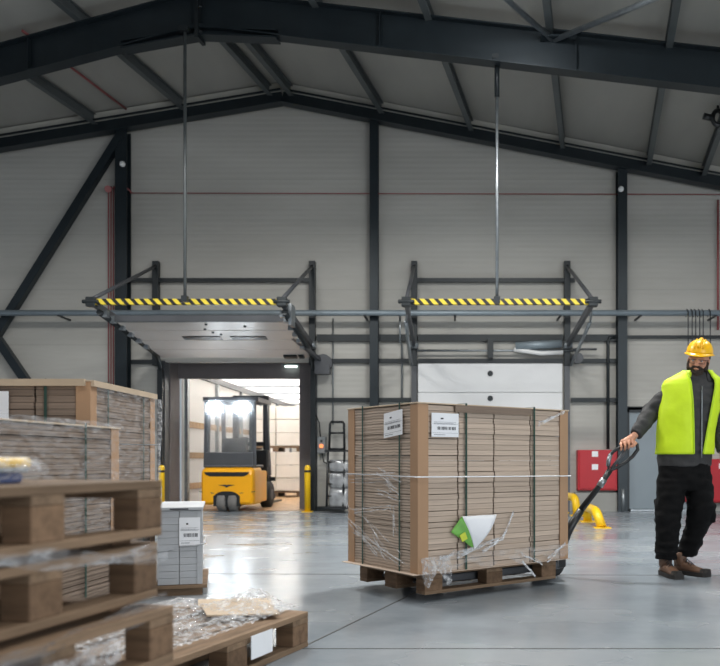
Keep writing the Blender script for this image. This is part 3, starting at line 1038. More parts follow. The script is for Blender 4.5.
def carton_load(name, label, loc, rz, L, W, Hh, n, seams, straps_x, straps_y, mat, boards='all', band=None, group='strapped carton loads', film=True, top=True):
    r = thing(name, label, 'carton load', loc, rz, group)
    rnd = random.Random(hash(label) % 1000 if False else len(label))
    lh = (Hh - .012) / n
    for i in range(n):
        z = i * lh
        dx = rnd.uniform(-.003, .003); dy = rnd.uniform(-.003, .003)
        gx = rnd.uniform(.0, .005)
        m = MB()
        ss = [0] + [s_ + rnd.uniform(-.003, .003) for s_ in seams] + [L]
        for a, b_ in zip(ss[:-1], ss[1:]):
            e0 = gx if a == 0 else .006
            e1 = gx if b_ == L else .006
            m.bb(-L / 2 + a + e0 + dx, -L / 2 + b_ - e1 + dx, -W / 2 + gx + .004 + dy, W / 2 - gx - .004 + dy, z, z + lh - (.0022 if rnd.random() < .85 else .005))
        obj('flat_carton_layer', m, mat, r)
    t = .006; bw = .085
    if boards:
        for sx in (-1, 1):
            for sy in (-1, 1):
                if boards != 'all' and (sx, sy) not in boards:
                    continue
                cx, cy = sx * (L / 2 + t), sy * (W / 2 + t)
                m = MB()
                m.bb(cx - sx * bw, cx, cy - sy * t, cy, .0, Hh - .004)
                m.bb(cx - sx * t, cx, cy - sy * bw, cy - sy * t, .0, Hh - .004)
                obj('corner_board', m, 'board_brown', r, bevel=.002)
    if top:
        obj('top_board', MB().bb(-L / 2 - .012, L / 2 + .012, -W / 2 - .012, W / 2 + .012, Hh - .009, Hh + .0), 'board_pale', r, bevel=.002)
    o_ = .014
    for s_ in straps_x:
        x = -L / 2 + s_
        m = MB()
        z0, z1 = -.002, Hh + .006
        m.bb(x - .008, x + .008, -W / 2 - o_, -W / 2 - o_ + .002, z0, z1).bb(x - .008, x + .008, W / 2 + o_ - .002, W / 2 + o_, z0, z1).bb(x - .008, x + .008, -W / 2 - o_, W / 2 + o_, z1, z1 + .002)
        obj('strap', m, 'strap_green', r, label='dark green strap')
    for s_ in straps_y:
        y = -W / 2 + s_
        m = MB()
        z0, z1 = -.002, Hh + .008
        m.bb(-L / 2 - o_, -L / 2 - o_ + .002, y - .008, y + .008, z0, z1).bb(L / 2 + o_ - .002, L / 2 + o_, y - .008, y + .008, z0, z1).bb(-L / 2 - o_, L / 2 + o_, y - .008, y + .008, z1, z1 + .002)
        obj('strap', m, 'strap_green', r, label='dark green strap')
    if band is not None:
        m = MB(); e = .019; z = band
        m.tube([(-L / 2 - e, -W / 2 - e, z), (L / 2 + e, -W / 2 - e, z - .01), (L / 2 + e, W / 2 + e, z), (-L / 2 - e, W / 2 + e, z + .01)], .0045, 6, closed=True)
        obj('film_band', m, 'film_white', r, label='twisted white film band')
    return r


def label_sheet(parent, origin, ux, uz, nrm, wd, ht, lines=True):
    """paper delivery label: sheet, mark, text lines and a barcode-like row of bars"""
    origin, ux, uz, nrm = V(origin), V(ux), V(uz), V(nrm)
    def q(a, b, c, d_, off, th):
        vs = []
        for o_ in (off, off + th):
            for (x, z) in ((a, b), (c, b), (c, d_), (a, d_)):
                vs.append(origin + ux * (x * wd) + uz * (z * ht) + nrm * o_)
        return vs, [(0, 1, 2, 3), (7, 6, 5, 4), (0, 4, 5, 1), (1, 5, 6, 2), (2, 6, 7, 3), (3, 7, 4, 0)]
    s_ = MB().add(*q(0, 0, 1, 1, 0, .0015))
    sh = obj('label_sheet', s_, 'paper', parent, label='white paper label')
    if lines:
        obj('print_mark', MB().add(*q(.33, .74, .43, .80, .0016, .0008)), 'ink', sh)
        k = MB()
        for i in range(3):
            k.add(*q(.08, .62 - i * .045, .9 - .1 * (i % 2), .63 - i * .045, .0016, .0006))
        k.add(*q(.03, .55, .97, .56, .0016, .0006)).add(*q(.03, .16, .97, .17, .0016, .0006)).add(*q(.08, .08, .5, .1, .0016, .0006))
        obj('print_lines', k, 'ink_grey', sh)
        k = MB(); x = .2
        rnd = random.Random(3)
        while x < .86:
            w_ = rnd.choice((.012, .02, .03)); k.add(*q(x, .3, x + w_, .43, .0016, .0008)); x += w_ + rnd.choice((.012, .018, .03))
        obj('bar_row', k, 'ink', sh)
    return sh


# ------------------------------------------------------------------ the load being pulled
TH = R(38)
u = V((math.cos(TH), math.sin(TH), 0)); v = V((-math.sin(TH), math.cos(TH), 0))
NC = V((-.204, 5.1, 0))
ML, MW, MZ, MH = 1.36, .85, .192, 1.098
cen = NC + u * ML / 2 + v * MW / 2
pal0 = pallet('pale wooden pallet lifted on the truck under the centre carton load', (cen.x + .01 * v.x, cen.y + .01 * v.y, .045), TH)
load = carton_load('carton_load', 'tall strapped stack of flat brown cartons on the pallet truck with white labels', (cen.x, cen.y, MZ), TH, ML, MW, MH, 30,
                   (.33, .645, .99), (.386, 1.013), (.191, .648), 'carton', 'all', MH * .565)


def s_on(px, o, d):      # distance along a face edge for a pixel column
    k = px - XV
    return (k * o.y - F * o.x) / (F * d.x - k * d.y)


def zpix(py, dist): return EYE - (py - HZ) * dist / F


# labels
s0, s1 = s_on(430, NC, u), s_on(457, NC, u)
label_sheet(load, (-ML / 2 + s0, -MW / 2 - .016, zpix(437, 5.22) - MZ), (1, 0, 0), (0, 0, 1), (0, -1, 0), s1 - s0, .155)
r0, r1 = s_on(386, NC, v), s_on(404.5, NC, v)
label_sheet(load, (-ML / 2 - .016, -MW / 2 + r0, zpix(438, 5.3) - MZ), (0, -1, .10), (0, 0, 1), (-1, 0, 0), r0 - r1, .165)
obj('dark_flap', MB().bb(-ML / 2 + .29, -ML / 2 + .98, -MW / 2 - .018, -MW / 2 - .013, MH - .055, MH - .008), 'carton_dark', load, label='darker cardboard strip under the top board')
obj('base_sheet', MB().bb(-ML / 2 - .05, ML / 2 + .01, -MW / 2 - .02, MW / 2 + .02, -.005, -.001), 'carton', load)


def loc_r(px, py):      # point on the long face in load coordinates
    s_ = s_on(px, NC, u); dist = 5.1 + u.y * s_
    return V((-ML / 2 + s_, -MW / 2 - .02, zpix(py, dist) - MZ))


def loc_l(px, py):
    s_ = s_on(px, NC, v); dist = 5.1 + v.y * s_
    return V((-ML / 2 - .02, -MW / 2 + s_, zpix(py, dist) - MZ))


# leaflet caught under the film: green sheet folded over to its white back
a, b_, c_, d_ = loc_r(449, 532), loc_r(458, 516), loc_r(492, 514), loc_r(472, 549)
def tri_patch(p0, p1, p2, bul, th=.002):
    def fn(s, t):
        p = p0 * (1 - s) + (p1 * (1 - t) + p2 * t) * s
        return p + V((0, -bul * math.sin(math.pi * s) * (.4 + .6 * t), 0))
    return MB().grid(fn, 8, 8)
lf = obj('leaflet', tri_patch(d_, a, b_ + V((0, -.02, 0)), .02), 'leaf_green', load, label='green printed leaflet folded over')
solid(lf, .002)
q_ = obj('white_back', tri_patch(d_ + V((0, -.006, 0)), b_ + V((0, -.024, 0)), c_ + V((0, -.03, 0)), .035), 'paper', lf, label='white back of the leaflet')
solid(q_, .002)
mid = (a + d_ * 1.3 + b_ * .5) / 2.8
obj('print_panel', MB().box(mid + V((-.015, -.022, .005)), (.05, .003, .05), Matrix.Rotation(R(-25), 3, 'Y')), 'leaf_lime', lf)
# glinting folds of film on the short face
rnd = random.Random(11)
lines = [((348, 480), (404, 478)), ((350, 503), (362, 512)), ((352, 512), (402, 508)), ((348, 520), (392, 555)), ((362, 515), (404, 552)), ((380, 470), (404, 486)), ((378, 492), (405, 500)),
         ((384, 480), (402, 492)), ((352, 528), (412, 562)), ((372, 534), (398, 556)), ((392, 508), (406, 536))]
for (p0, p1) in lines:
    fm = MB()
    for k in range(3):
        oy = rnd.uniform(-5, 5)
        A, B = loc_l(p0[0] + rnd.uniform(-1, 6), p0[1] + oy), loc_l(p1[0] + rnd.uniform(-14, 1), p1[1] + oy)
        pts = [A.lerp(B, i / 8) + V((-.004 * math.sin(i * 1.3 + k), 0, rnd.uniform(-.004, .004))) for i in range(9)]
        rm = strip_ribbon(pts, rnd.uniform(.002, .007), (-1, 0, 0))
        fm.add(rm.v, rm.f)
    obj('film_fold', fm, 'film_fold', load, label='glinting fold of stretch film')
lines = [((438, 557), (470, 548)), ((470, 548), (500, 538)), ((500, 538), (508, 520)), ((508, 520), (511, 512)), ((519, 553), (540, 562)), ((520, 560), (533, 575)), ((545, 560), (563, 543)), ((536, 424), (562, 413)), ((480, 552), (496, 540)), ((440, 560), (452, 552)), ((455, 556), (480, 545))]
for (p0, p1) in lines:
    fm = MB()
    for k in range(3):
        A, B = loc_r(p0[0], p0[1] + rnd.uniform(-2, 2)), loc_r(p1[0], p1[1] + rnd.uniform(-2, 2))
        pts = [A.lerp(B, i / 8) + V((0, -.006 * abs(math.sin(i * 1.3 + k)), rnd.uniform(-.006, .006))) for i in range(9)]
        rm = strip_ribbon(pts, rnd.uniform(.004, .012), (0, -1, 0))
        fm.add(rm.v, rm.f)
    obj('film_fold', fm, 'film_fold', load, label='glinting fold of stretch film')


def crumple(fn, nu, nv, amp, sc, seed=0):
    """sheet fn(s,t)->(point, normal) with sharp film creases"""
    m = MB()
    def g(s, t):
        p, n_ = fn(s, t)
        q_ = p * sc + V((seed * 3.1, seed * 1.7, seed))
        h = (1 - abs(noise.noise(q_)) * 2) * .6 + (1 - abs(noise.noise(q_ * 2.3)) * 2) * .3 + noise.noise(q_ * 5) * .2
        return p + n_ * amp * h
    return m.grid(g, nu, nv)


# skirt of loose film hanging over the pallet corner and along the foot
def skirt(s, t):
    A = loc_r(418, 566).lerp(loc_r(447, 562), s)
    p = A + V((0, -.005 - .02 * t, .05 - t * (.14 + .05 * math.sin(s * 9))))
    return p, V((0, -1, 0))
obj('film_tail', crumple(skirt, 26, 22, .018, 16, 1), 'film_heap', load, label='torn film tail hanging at the corner')
def hem(s, t):
    A = loc_r(436, 566).lerp(loc_r(566, 553), s)
    return A + V((0, -.004 - .01 * t, .07 - t * (.085 + .03 * math.sin(s * 23)))), V((0, -1, 0))
obj('film_hem', crumple(hem, 60, 8, .008, 13, 2), 'film_thin', load)

# ------------------------------------------------------------------ hand pallet truck
base = NC + u * (ML + .23) + v * .435
pt = thing('pallet_truck', 'black hand pallet truck with looped handle under the centre carton load', 'pallet truck', (base.x, base.y, 0), TH)
for y in (-.19, .19):
    fo = obj('fork', MB().bb(-1.33, -.12, y - .075, y + .075, .085, .138).prism([(-1.33, .085), (-1.33, .13), (-1.42, .10), (-1.42, .085)], y - .06, y + .06), 'fork_grey', pt, bevel=.008)
    obj('fork_roller', MB().cyl((-1.22, y - .045, .042), (-1.22, y + .045, .042), .04, 16), 'tyre_grey', fo)
obj('yoke', MB().bb(-.16, -.06, -.27, .27, .09, .32).bb(-.10, .04, -.1, .1, .2, .42), 'black_plastic', pt, bevel=.015)
obj('pump', MB().tube([(.0, 0, .2), (0, 0, .46)], .06, 16).tube([(.06, -.05, .2), (.06, -.05, .36)], .035, 12), 'fork_grey', pt)
for y in (-.075, .075):
    wo = obj('steer_wheel', MB().loft([[V((.0 + r_ * math.cos(2 * math.pi * k / 28), y + a_, .1 + r_ * math.sin(2 * math.pi * k / 28))) for k in range(28)] for a_, r_ in ((-.03, .05), (-.03, .09), (-.022, .1), (.022, .1), (.03, .09), (.03, .05))]), 'black_rubber', pt)
    obj('hub', MB().cyl((0, y - .032, .1), (0, y + .032, .1), .045, 14), 'galvanised', wo)
obj('axle', MB().cyl((0, -.1, .1), (0, .1, .1), .015, 10).bb(-.03, .03, -.035, .035, .1, .24), 'fork_grey', pt)
# shaft and grip in world coordinates
hy0, hy1 = base.y - .05, 6.33
def hp(px, py):
    t = min(1, max(0, (545 - py) / 100.)); return P(px, py, hy0 + (hy1 - hy0) * t)
obj('handle_shaft', MB().tube([hp(563, 545), hp(569, 529), hp(581, 510)], [.034, .036, .030], 12).tube([hp(581, 510), hp(601, 484), hp(610, 470)], [.026, .022, .024], 12), 'black_plastic', pt, True)
obj('handle_collar', MB().tube([hp(599.5, 486.5), hp(604, 479)], .028, 12), 'galvanised', pt, True, label='silver collar on the shaft')
loop_px = [(609, 471), (608, 463), (609.5, 456), (613.5, 451), (619, 448), (626, 445), (632.5, 443.2), (637, 444.5), (637.8, 449.5), (633, 456), (626, 462), (618, 467)]
obj('grip_loop', MB().tube([hp(*q) for q in loop_px], .0145, 10, closed=True), 'black_plastic', pt, True)
obj('lever', MB().tube([hp(611, 469), hp(619, 459), hp(627, 449)], .013, 8), 'fork_grey', pt, True)
obj('grip_sleeve', MB().tube([hp(608.3, 466), hp(608.5, 461), hp(610.5, 454.5)], .0175, 10), 'galvanised', pt, True)

# ================================================================== LOADS AND PALLETS AT LEFT
# shorter load behind the pallet stack
a_x = -1.84
palA = dup_pallet(pal0, 'wooden pallet under the lower film-wrapped carton load behind the pallet stack', (a_x - .44, 3.79, 0), R(90 + 4.5))
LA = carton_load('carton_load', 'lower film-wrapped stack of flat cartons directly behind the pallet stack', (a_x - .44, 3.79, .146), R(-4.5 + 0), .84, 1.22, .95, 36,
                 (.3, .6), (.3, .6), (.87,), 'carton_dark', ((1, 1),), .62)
def filmA(s, t):
    return V((.445, -.62 + 1.2 * s, .97 - .62 * t)), V((1, 0, 0))
obj('film_wrap', crumple(filmA, 60, 40, .012, 8, 4), 'film_thin', LA, label='stretch film around the side')
def filmAt(s, t):
    return V((.43 + .02 * math.sin(t * 3.1), -.62 + 1.24 * s, .965 - .05 * t)), V((.5, 0, .9))
obj('film_rim', crumple(filmAt, 60, 4, .014, 16, 5), 'film_thin', LA)
# taller load behind
XB, YB = -2.08, 4.62
palB = dup_pallet(pal0, 'wooden pallet under the tallest carton load at left', (XB - .62, YB + .5, 0), R(0))
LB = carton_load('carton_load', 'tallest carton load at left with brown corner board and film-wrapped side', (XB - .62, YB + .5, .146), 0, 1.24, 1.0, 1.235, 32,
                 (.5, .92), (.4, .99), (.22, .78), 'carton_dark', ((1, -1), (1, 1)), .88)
def filmB(s, t):
    return V((.645, -.48 + 1.02 * s, 1.2 - 1.1 * t)), V((1, 0, 0))
obj('film_wrap', crumple(filmB, 40, 50, .012, 9, 6), 'film_thin', LB, label='stretch film around the side')
def filmBe(s, t):
    an = s * 2.4
    return V((.635 + .022 * math.sin(an) * (1 + .3 * math.sin(t * 11)), .515 + .02 * (1 - math.cos(an)) * .6, 1.2 - 1.0 * t)), V((.7, .3, 0))
obj('film_edge', crumple(filmBe, 8, 60, .010, 15, 7), 'film_heap', LB, label='bright bunched film edge')
label_sheet(LB, (-.01, -.516, .95), (1, 0, 0), (0, 0, 1), (0, -1, 0), .17, .22, False)
obj('top_rim', MB().bb(-.635, .60, -.53, -.505, 1.20, 1.24).bb(.625, .645, -.5, .5, 1.2, 1.235), 'board_pale', LB)

# grey crate-like carton stack
xc1 = -1.69; yc = 5.46
ca, sa = math.cos(R(16)), math.sin(R(16)); CH = .15
cs = thing('carton_stack', 'low grey-white wrapped carton stack beyond the left loads', 'carton stack', (xc1 - CH * ca - .4 * sa, yc - CH * sa + .4 * ca, 0), R(16))
n = 11
for i in range(n):
    m = MB()
    for j in range(2):
        m.bb(-CH + .01 + j * (CH - .01) + .002, -CH + .01 + (j + 1) * (CH - .01) - .002, -.39, .39, .075 + i * .0455, .075 + (i + 1) * .0455 - .002)
    obj('flat_carton_layer', m, 'carton_grey', cs)
obj('base_board', MB().bb(-CH - .01, CH + .03, -.415, .41, .05, .073), 'wood_x', cs)
for y in (-.34, 0, .34):
    obj('runner', MB().bb(-CH, CH, y - .05, y + .05, 0, .05), 'wood_x', cs)
obj('lid', MB().bb(-CH - .004, CH + .004, -.41, .41, .578, .60), 'carton_grey', cs, bevel=.004)
obj('corner_board', MB().bb(CH - .035, CH - .0, -.398, -.392, .075, .575).bb(CH - .006, CH, -.392, -.33, .075, .575), 'carton_grey', cs)
obj('handle_slot', MB().bb(-.06, .06, -.414, -.409, .583, .592), 'ink', cs)
label_sheet(cs, (.0, -.400, .34), (1, 0, 0), (0, 0, 1), (0, -1, 0), .135, .19)
m = MB().tube([(-CH - .01, -.405, .29), (CH + .01, -.405, .35), (CH + .01, .405, .33), (-CH - .01, .405, .27)], .005, 6, closed=True)
obj('film_band', m, 'film_white', cs)

# stack of empty pallets at the left edge
SC_ = V((-.756, 2.1, 0)); e1 = V((-.237, -.971, 0)).normalized(); e2 = V((-.971, .237, 0)).normalized()
sc = SC_ + e1 * .41 + e2 * .5
rzs = math.atan2(e2.y, e2.x); rze = math.atan2(e1.y, e1.x)
order = ['lowest wooden pallet of the left stack, on timber bearers', 'wooden pallet of the left stack, second from the floor',
         'film-draped wooden pallet in the middle of the left stack, third from the top',
         'film-draped wooden pallet in the left stack, second from the top', 'topmost wooden pallet of the left stack, with open gaps between its blocks']
jit = [(0, 0, 0), (.004, 0, .6), (.03, .0, -1.2), (-.010, .0, 1.0), (.0, 0, 0)]
stackp = []
PITCH = .163
for i in range(5):
    dx, dy, dr = jit[i]
    z = .071 + PITCH * i
    if i == 0:
        palS = pallet(order[0], (sc.x, sc.y, z), rze, L=.82, W=1.0, bl=.1, be=.075, bmid=.1)
        stackp.append(palS)
    else:
        stackp.append(dup_pallet(palS, order[i], (sc.x + dx, sc.y + dy, z), rze + R(dr)))
gap_names = ['lowest and second-lowest pallets', 'second-lowest and middle pallets', 'middle and second-from-top pallets', 'second-from-top and topmost pallets']
for i in range(5):
    z0 = .071 + PITCH * (i - 1) + .1442 if i else 0
    z1 = .071 + PITCH * i - .0002
    for s_, nm in ((.07 + .02 * (i % 2), 'far'), (.56 - .06 * (i % 3), 'near')):
        a = SC_ + e1 * s_ + e2 * (.03 + .01 * i); b = a + e2 * .9
        m = MB().beam(V((a.x, a.y, (z0 + z1) / 2)), V((b.x, b.y, (z0 + z1) / 2)), .075, z1 - z0)
        lb = ('thin batten between the %s of the left stack, towards the %s end' % (gap_names[i - 1], nm)) if i else 'timber bearer under the lowest pallet of the left stack, %s end' % nm
        tag(obj('wooden_batten', m, 'wood_block'), lb, 'batten', 'battens between the stacked pallets')
# film draped on the stack's near face
def fdrape(zc, hgt, amp, seed, s0=0., s1=1.):
    def fn(s, t):
        ss = s0 + (s1 - s0) * s
        p = SC_ + e1 * (.02 + .78 * ss) - e2 * (.018 + .012 * math.sin(ss * 7 + seed))
        z = zc + hgt * (.5 - t) - .03 * math.sin(ss * 2.5 + seed * 2) + .02 * noise.noise(V((ss * 5, seed, t)))
        return V((p.x, p.y, z)), -e2
    return fn
tag(obj('plastic_film', crumple(fdrape(.705, .034, .010, 1), 90, 6, .008, 20, 8), 'film_drape'), 'clear film strip draped along the second pallet from the top of the stack', 'plastic film', 'film draped on the pallet stack')
tag(obj('plastic_film', crumple(fdrape(.54, .06, .014, 3), 90, 10, .012, 18, 9), 'film_dark'), 'crumpled dark shiny film roll along the lower pallet of the left stack', 'plastic film', 'film draped on the pallet stack')
tag(obj('plastic_film', crumple(fdrape(.44, .07, .014, 5, .25, 1), 60, 10, .018, 18, 10), 'film_heap'), 'crumpled clear film at the foot of the picture on the left pallet stack', 'plastic film', 'film draped on the pallet stack')
# loose planks lying between pallets
# yellow and blue strapped pack on top of the stack
tp = P(-15, 470, 1.75)
pk = thing('wrapped_pack', 'yellow and blue film-wrapped pack lying on the topmost pallet', 'pack', (tp.x, tp.y, .867), rzs)
obj('pack_body', MB().bb(-.02, .5, -.09, .09, 0, .025), 'board_brown', pk, bevel=.008)
obj('blue_band', MB().bb(-.03, .5, -.095, .095, .025, .036), 'pipe_grey', pk, bevel=.004)
MATS['blue'] = simple('blue', srgb(40, 70, 130), .4)
pk.children[-1].data.materials[0] = MATS['blue']
obj('yellow_cover', MB().bb(-.035, .5, -.1, .1, .036, .058), 'yellow_paint', pk, bevel=.008)
def endf(s, t):
    an = math.pi * t
    return V((-.04 - .03 * math.sin(an), -.1 + .2 * s, .06 - .058 * t)), V((-1, 0, 0))
obj('film_end', crumple(endf, 16, 10, .012, 30, 12), 'film_heap', pk)

# low pallet with crumpled film in front
DC = V((-.70, 3.95, 0)); f1 = V((-.33, -.944, 0)).normalized(); f2 = V((-.944, .33, 0)).normalized()
dc = DC + f1 * .6 + f2 * .38
palD = dup_pallet(pal0, 'low wooden pallet in the foreground heaped with crumpled film', (dc.x, dc.y, 0), math.atan2(f1.y, f1.x))
palD.scale = (1, .95, 1.2)
ROOTM[palD] = ROOTM[palD] @ Matrix.Diagonal((1, .95, 1.2, 1))
tz = .144 * 1.2
sheetl = obj('paper_label', MB().box(V((0, 0, 0)), (.17, .003, .086)), 'paper', palD)
sheetl.data.transform(Matrix.Translation(V((.0, 0, 0))))
pp_ = DC + f1 * .30 - f2 * .006
# paper on the pallet's side, in pallet coordinates (long axis = local x)
sheetl.data.transform(Matrix.Translation(V((-.18, .404, .086))))
sheetl['label'] = 'white paper on the pallet side'
def heap(s, t):
    p = DC + f1 * (.02 + 1.1 * s) + f2 * (.03 + .72 * t)
    edge = min(s, 1 - s, t, 1 - t)
    z = tz + .022 + min(1, edge * 7) * (.012 + .035 * noise.noise(V((s * 3.3, t * 2.6, 4.2)))) + .075 * math.exp(-((s - .10) ** 2 / .008 + (t - .25) ** 2 / .02))
    return V((p.x, p.y, z)), V((0, 0, 1))
hp_ = crumple(heap, 130, 100, .013, 26, 13)
for vv in hp_.v:
    vv.z = max(vv.z, tz + .004)
tag(obj('plastic_film', hp_, 'film_heap'), 'heap of crumpled clear film lying on the low foreground pallet', 'plastic film')
def flat(s, t, sx, sy, o, rot_, lift):
    c = DC + f1 * o[0] + f2 * o[1]
    return
def sheet(px, py, d, sx, sy, rz, tilt, label):
    c = P(px, py, d)
    M_ = Matrix.Translation(c) @ Euler((R(tilt[0]), R(tilt[1]), R(rz))).to_matrix().to_4x4()
    m = MB().box((0, 0, 0), (sx, sy, .007)).xf(M_)
    return tag(obj('cardboard_sheet', m, 'board_pale'), label, 'cardboard', 'loose cardboard on the film heap')
sheet(236, 603, 3.98, .36, .17, 18, (3, 2), 'pale cardboard sheet lying farthest back on the film heap')
sheet(240, 610, 3.80, .33, .22, 24, (2, 3), 'larger pale cardboard sheet lying in front on the film heap')
#sheet(286, 602, 3.9, .17, .07, 20, (70, 0), 'small brown cardboard piece standing in the film heap near its right end')

# ================================================================== WORKER
D0 = 6.36
def W(px, py, dy=0): return P(px, py, D0 + dy)
K = D0 / F


def ring(px, py, hw, ry, dy=0, n=28, tilt=0, sq=1.0):
    c = W(px, py, dy); out = []
    for k in range(n):
        a = 2 * math.pi * k / n
        ca, sa = math.cos(a), math.sin(a)
        out.append(c + V((hw * K * math.copysign(abs(ca) ** sq, ca), ry * math.copysign(abs(sa) ** sq, sa), tilt * ca * hw * K)))
    return out


def limb(m, pts, rad, n=14):
    m.tube(pts, rad, n)
    for p, r_ in ((pts[0], rad[0]), (pts[-1], rad[-1])):
        m.ell(p, (r_, r_, r_), nu=12, nv=8)


foot = W(680, 575); foot.z = 0
pr = thing('person', 'worker in yellow hard hat and lime vest pulling the pallet truck handle', 'person', foot)

TORSO = [(684.5, 466, 26.5, .135), (684.5, 455, 27, .14), (685, 440, 27.2, .143), (686.5, 420, 27.5, .145), (689, 403, 27.5, .142), (691.5, 391, 26, .128), (693.5, 384, 22.5, .112), (696, 378, 15.5, .09), (697.5, 373, 11.5, .082)]
sh_l, el_l, wr_l = W(673, 393, .0), W(652, 411, .10), W(635.5, 434.5, -.02)
sh_r, el_r, wr_r = W(713.5, 391, .02), W(722, 424, .08), W(723, 452, -.02)

# body: one continuous skin under the clothes
body = MB()
HM = Matrix.Translation(W(698.5, 361, -.015)) @ Euler((R(8), R(8), R(-22))).to_matrix().to_4x4()
def hd(x, y, z): return HM @ V((x, y, z))
hr = HM.to_3x3()
def hell(c, r_): body.ell(hd(*c), r_, hr, 22, 14)
hell((0, .015, .035), (.076, .098, .095))
hell((0, -.03, -.02), (.066, .068, .085))
hell((0, -.055, -.075), (.045, .04, .038))
hell((0, -.02, -.07), (.058, .06, .045))
hell((0, -.098, -.012), (.012, .018, .026)); hell((0, -.107, -.028), (.017, .016, .012))
hell((0, -.088, .022), (.055, .014, .012))
hell((.034, -.08, -.022), (.02, .016, .016)); hell((-.034, -.08, -.022), (.02, .016, .016))
for sx in (-1, 1):
    hell((sx * .077, .005, -.005), (.010, .020, .032))
hell((0, -.094, -.055), (.024, .012, .007)); hell((0, -.092, -.066), (.02, .011, .007))
body.tube([hd(0, .01, -.05), W(698, 377, .03), W(697, 386, .03)], [.055, .056, .07], 18)
body.loft([ring(px, py, hw - 3, ry - .022) for px, py, hw, ry in TORSO[:-1]])
limb(body, [sh_l, el_l, wr_l], [.052, .042, .028]); limb(body, [sh_r, el_r, wr_r], [.052, .042, .028])
hipL, knL, anL = W(671.5, 478, .02), W(668.5, 517, -.01), W(665.5, 554, .035)
hipR, knR, anR = W(697, 478, .02), W(701, 512, .03), W(684, 553, .125)
limb(body, [hipL, knL, anL], [.085, .058, .042]); limb(body, [hipR, knR, anR], [.085, .058, .042])
body.loft([ring(684.5, 462, 22, .1), ring(684.5, 476, 23, .11), ring(684.5, 488, 20, .09)])
# gripping hand on the loop: palm over the bar, four fingers round its front, thumb below
bar0, bar1 = hp(618, 448.2), hp(634, 443.2)
bdir = (bar1 - bar0).normalized()
palm = bar0.lerp(bar1, .55) + V((.0, .012, .030))
body.tube([wr_l, palm + bdir * .03 + V((0, 0, .008)), palm - bdir * .035], [.027, .033, .028], 14)
body.ell(palm, (.052, .034, .028), nu=16, nv=10)
for i, (t, rad, ln) in enumerate(((.92, .0108, .92), (.68, .0115, 1.0), (.44, .0112, .97), (.20, .0098, .85))):
    b0 = bar0.lerp(bar1, t) - bdir * .006
    pts = [b0 + V((0, .006, .030)), b0 + V((0, -.020, .026 * ln)), b0 + V((0, -.032, .004)), b0 + V((0, -.026, -.020 * ln)), b0 + V((0, -.006, -.028 * ln))]
    body.tube(pts, [rad * 1.1, rad * 1.08, rad, rad * .95, rad * .85], 10)
    body.ell(pts[-1], (rad * .85,) * 3, nu=10, nv=6)
th = [palm + bdir * .045 + V((0, -.012, -.004)), bar1 + bdir * .012 + V((0, -.028, -.004)), bar1 + V((-.006, -.036, -.020)), bar1 + V((-.026, -.034, -.028))]
body.tube(th, [.013, .0115, .010, .0085], 10); body.ell(th[-1], (.0085,) * 3, nu=10, nv=6)
# other hand, relaxed at his side
pc = wr_r + V((.004, -.02, -.055))
body.tube([wr_r, wr_r + V((.002, -.008, -.03)), pc, pc + V((0, -.008, -.035))], [.026, .030, .036, .032], 14)
for i, (dy, ln) in enumerate(((-.030, .068), (-.010, .078), (.010, .072), (.028, .056))):
    q0 = pc + V((.0, dy - .006, -.03)); q1 = q0 + V((-.004, -.006, -ln * .5)); q2 = q1 + V((-.014, -.006, -ln * .42))
    body.tube([q0, q1, q2], [.0095, .009, .0075], 10)
body.tube([pc + V((-.01, -.03, .02)), pc + V((-.02, -.05, -.01)), pc + V((-.024, -.056, -.045))], [.013, .011, .009], 10)
obj('body', fuse(body, .005, 3), 'skin', pr, True)

# face details
def headpart(name, mb, mat, **kw): return obj(name, mb.xf(HM), mat, pr, True, **kw)
for sx in (-1, 1):
    headpart('eye', MB().ell((sx * .031, -.083, .002), (.012, .008, .008)), 'eye_white')
    headpart('pupil', MB().ell((sx * .031 - .002, -.0905, .001), (.0052, .0025, .0055)), 'ink')
brd = MB()
brd.ell((0, -.05, -.085), (.056, .056, .052))
brd.ell((0, -.07, -.122), (.040, .034, .042))
for sx in (-1, 1):
    brd.tube([(sx * .071, -.012, .0), (sx * .068, -.022, -.035), (sx * .055, -.045, -.07)], [.012, .018, .026], 12)
brd.tube([(-.046, -.078, -.062), (-.026, -.099, -.044), (0, -.106, -.040), (.026, -.099, -.044), (.046, -.078, -.062)], [.010, .011, .010, .011, .010], 10)
bm_ = fuse(brd, .005, 2, .006, 60)
headpart('beard', bm_, 'beard')
headpart('lips', MB().ell((0, -.1065, -.058), (.020, .007, .006)), 'skin')
hair = MB().ell((0, .03, .01), (.081, .09, .085))
headpart('hair', hair, 'beard')
g_ = MB()
for sx in (-1, 1):
    cx = sx * .033
    g_.tube([(cx - .027, -.098, .012), (cx + .027, -.098, .012), (cx + .025, -.1, -.016), (cx - .023, -.1, -.016)], .0028, 6, closed=True)
    g_.tube([(sx * .06, -.096, .01), (sx * .078, -.03, .01), (sx * .08, .01, .004)], .0026, 6)
g_.tube([(-.007, -.1, .008), (.007, -.1, .008)], .0028, 6)
headpart('glasses', g_, 'ink', label='dark-framed glasses')
# hard hat
hat = MB(); n = 36
rings = []
for i in range(11):
    ph = R(90 * i / 10.5)
    rr_ = math.cos(ph) ** .8
    rings.append([V((.104 * rr_ * math.cos(2 * math.pi * k / n), .008 + .132 * rr_ * math.sin(2 * math.pi * k / n), .058 + .112 * math.sin(ph))) for k in range(n)])
hat.loft(rings)
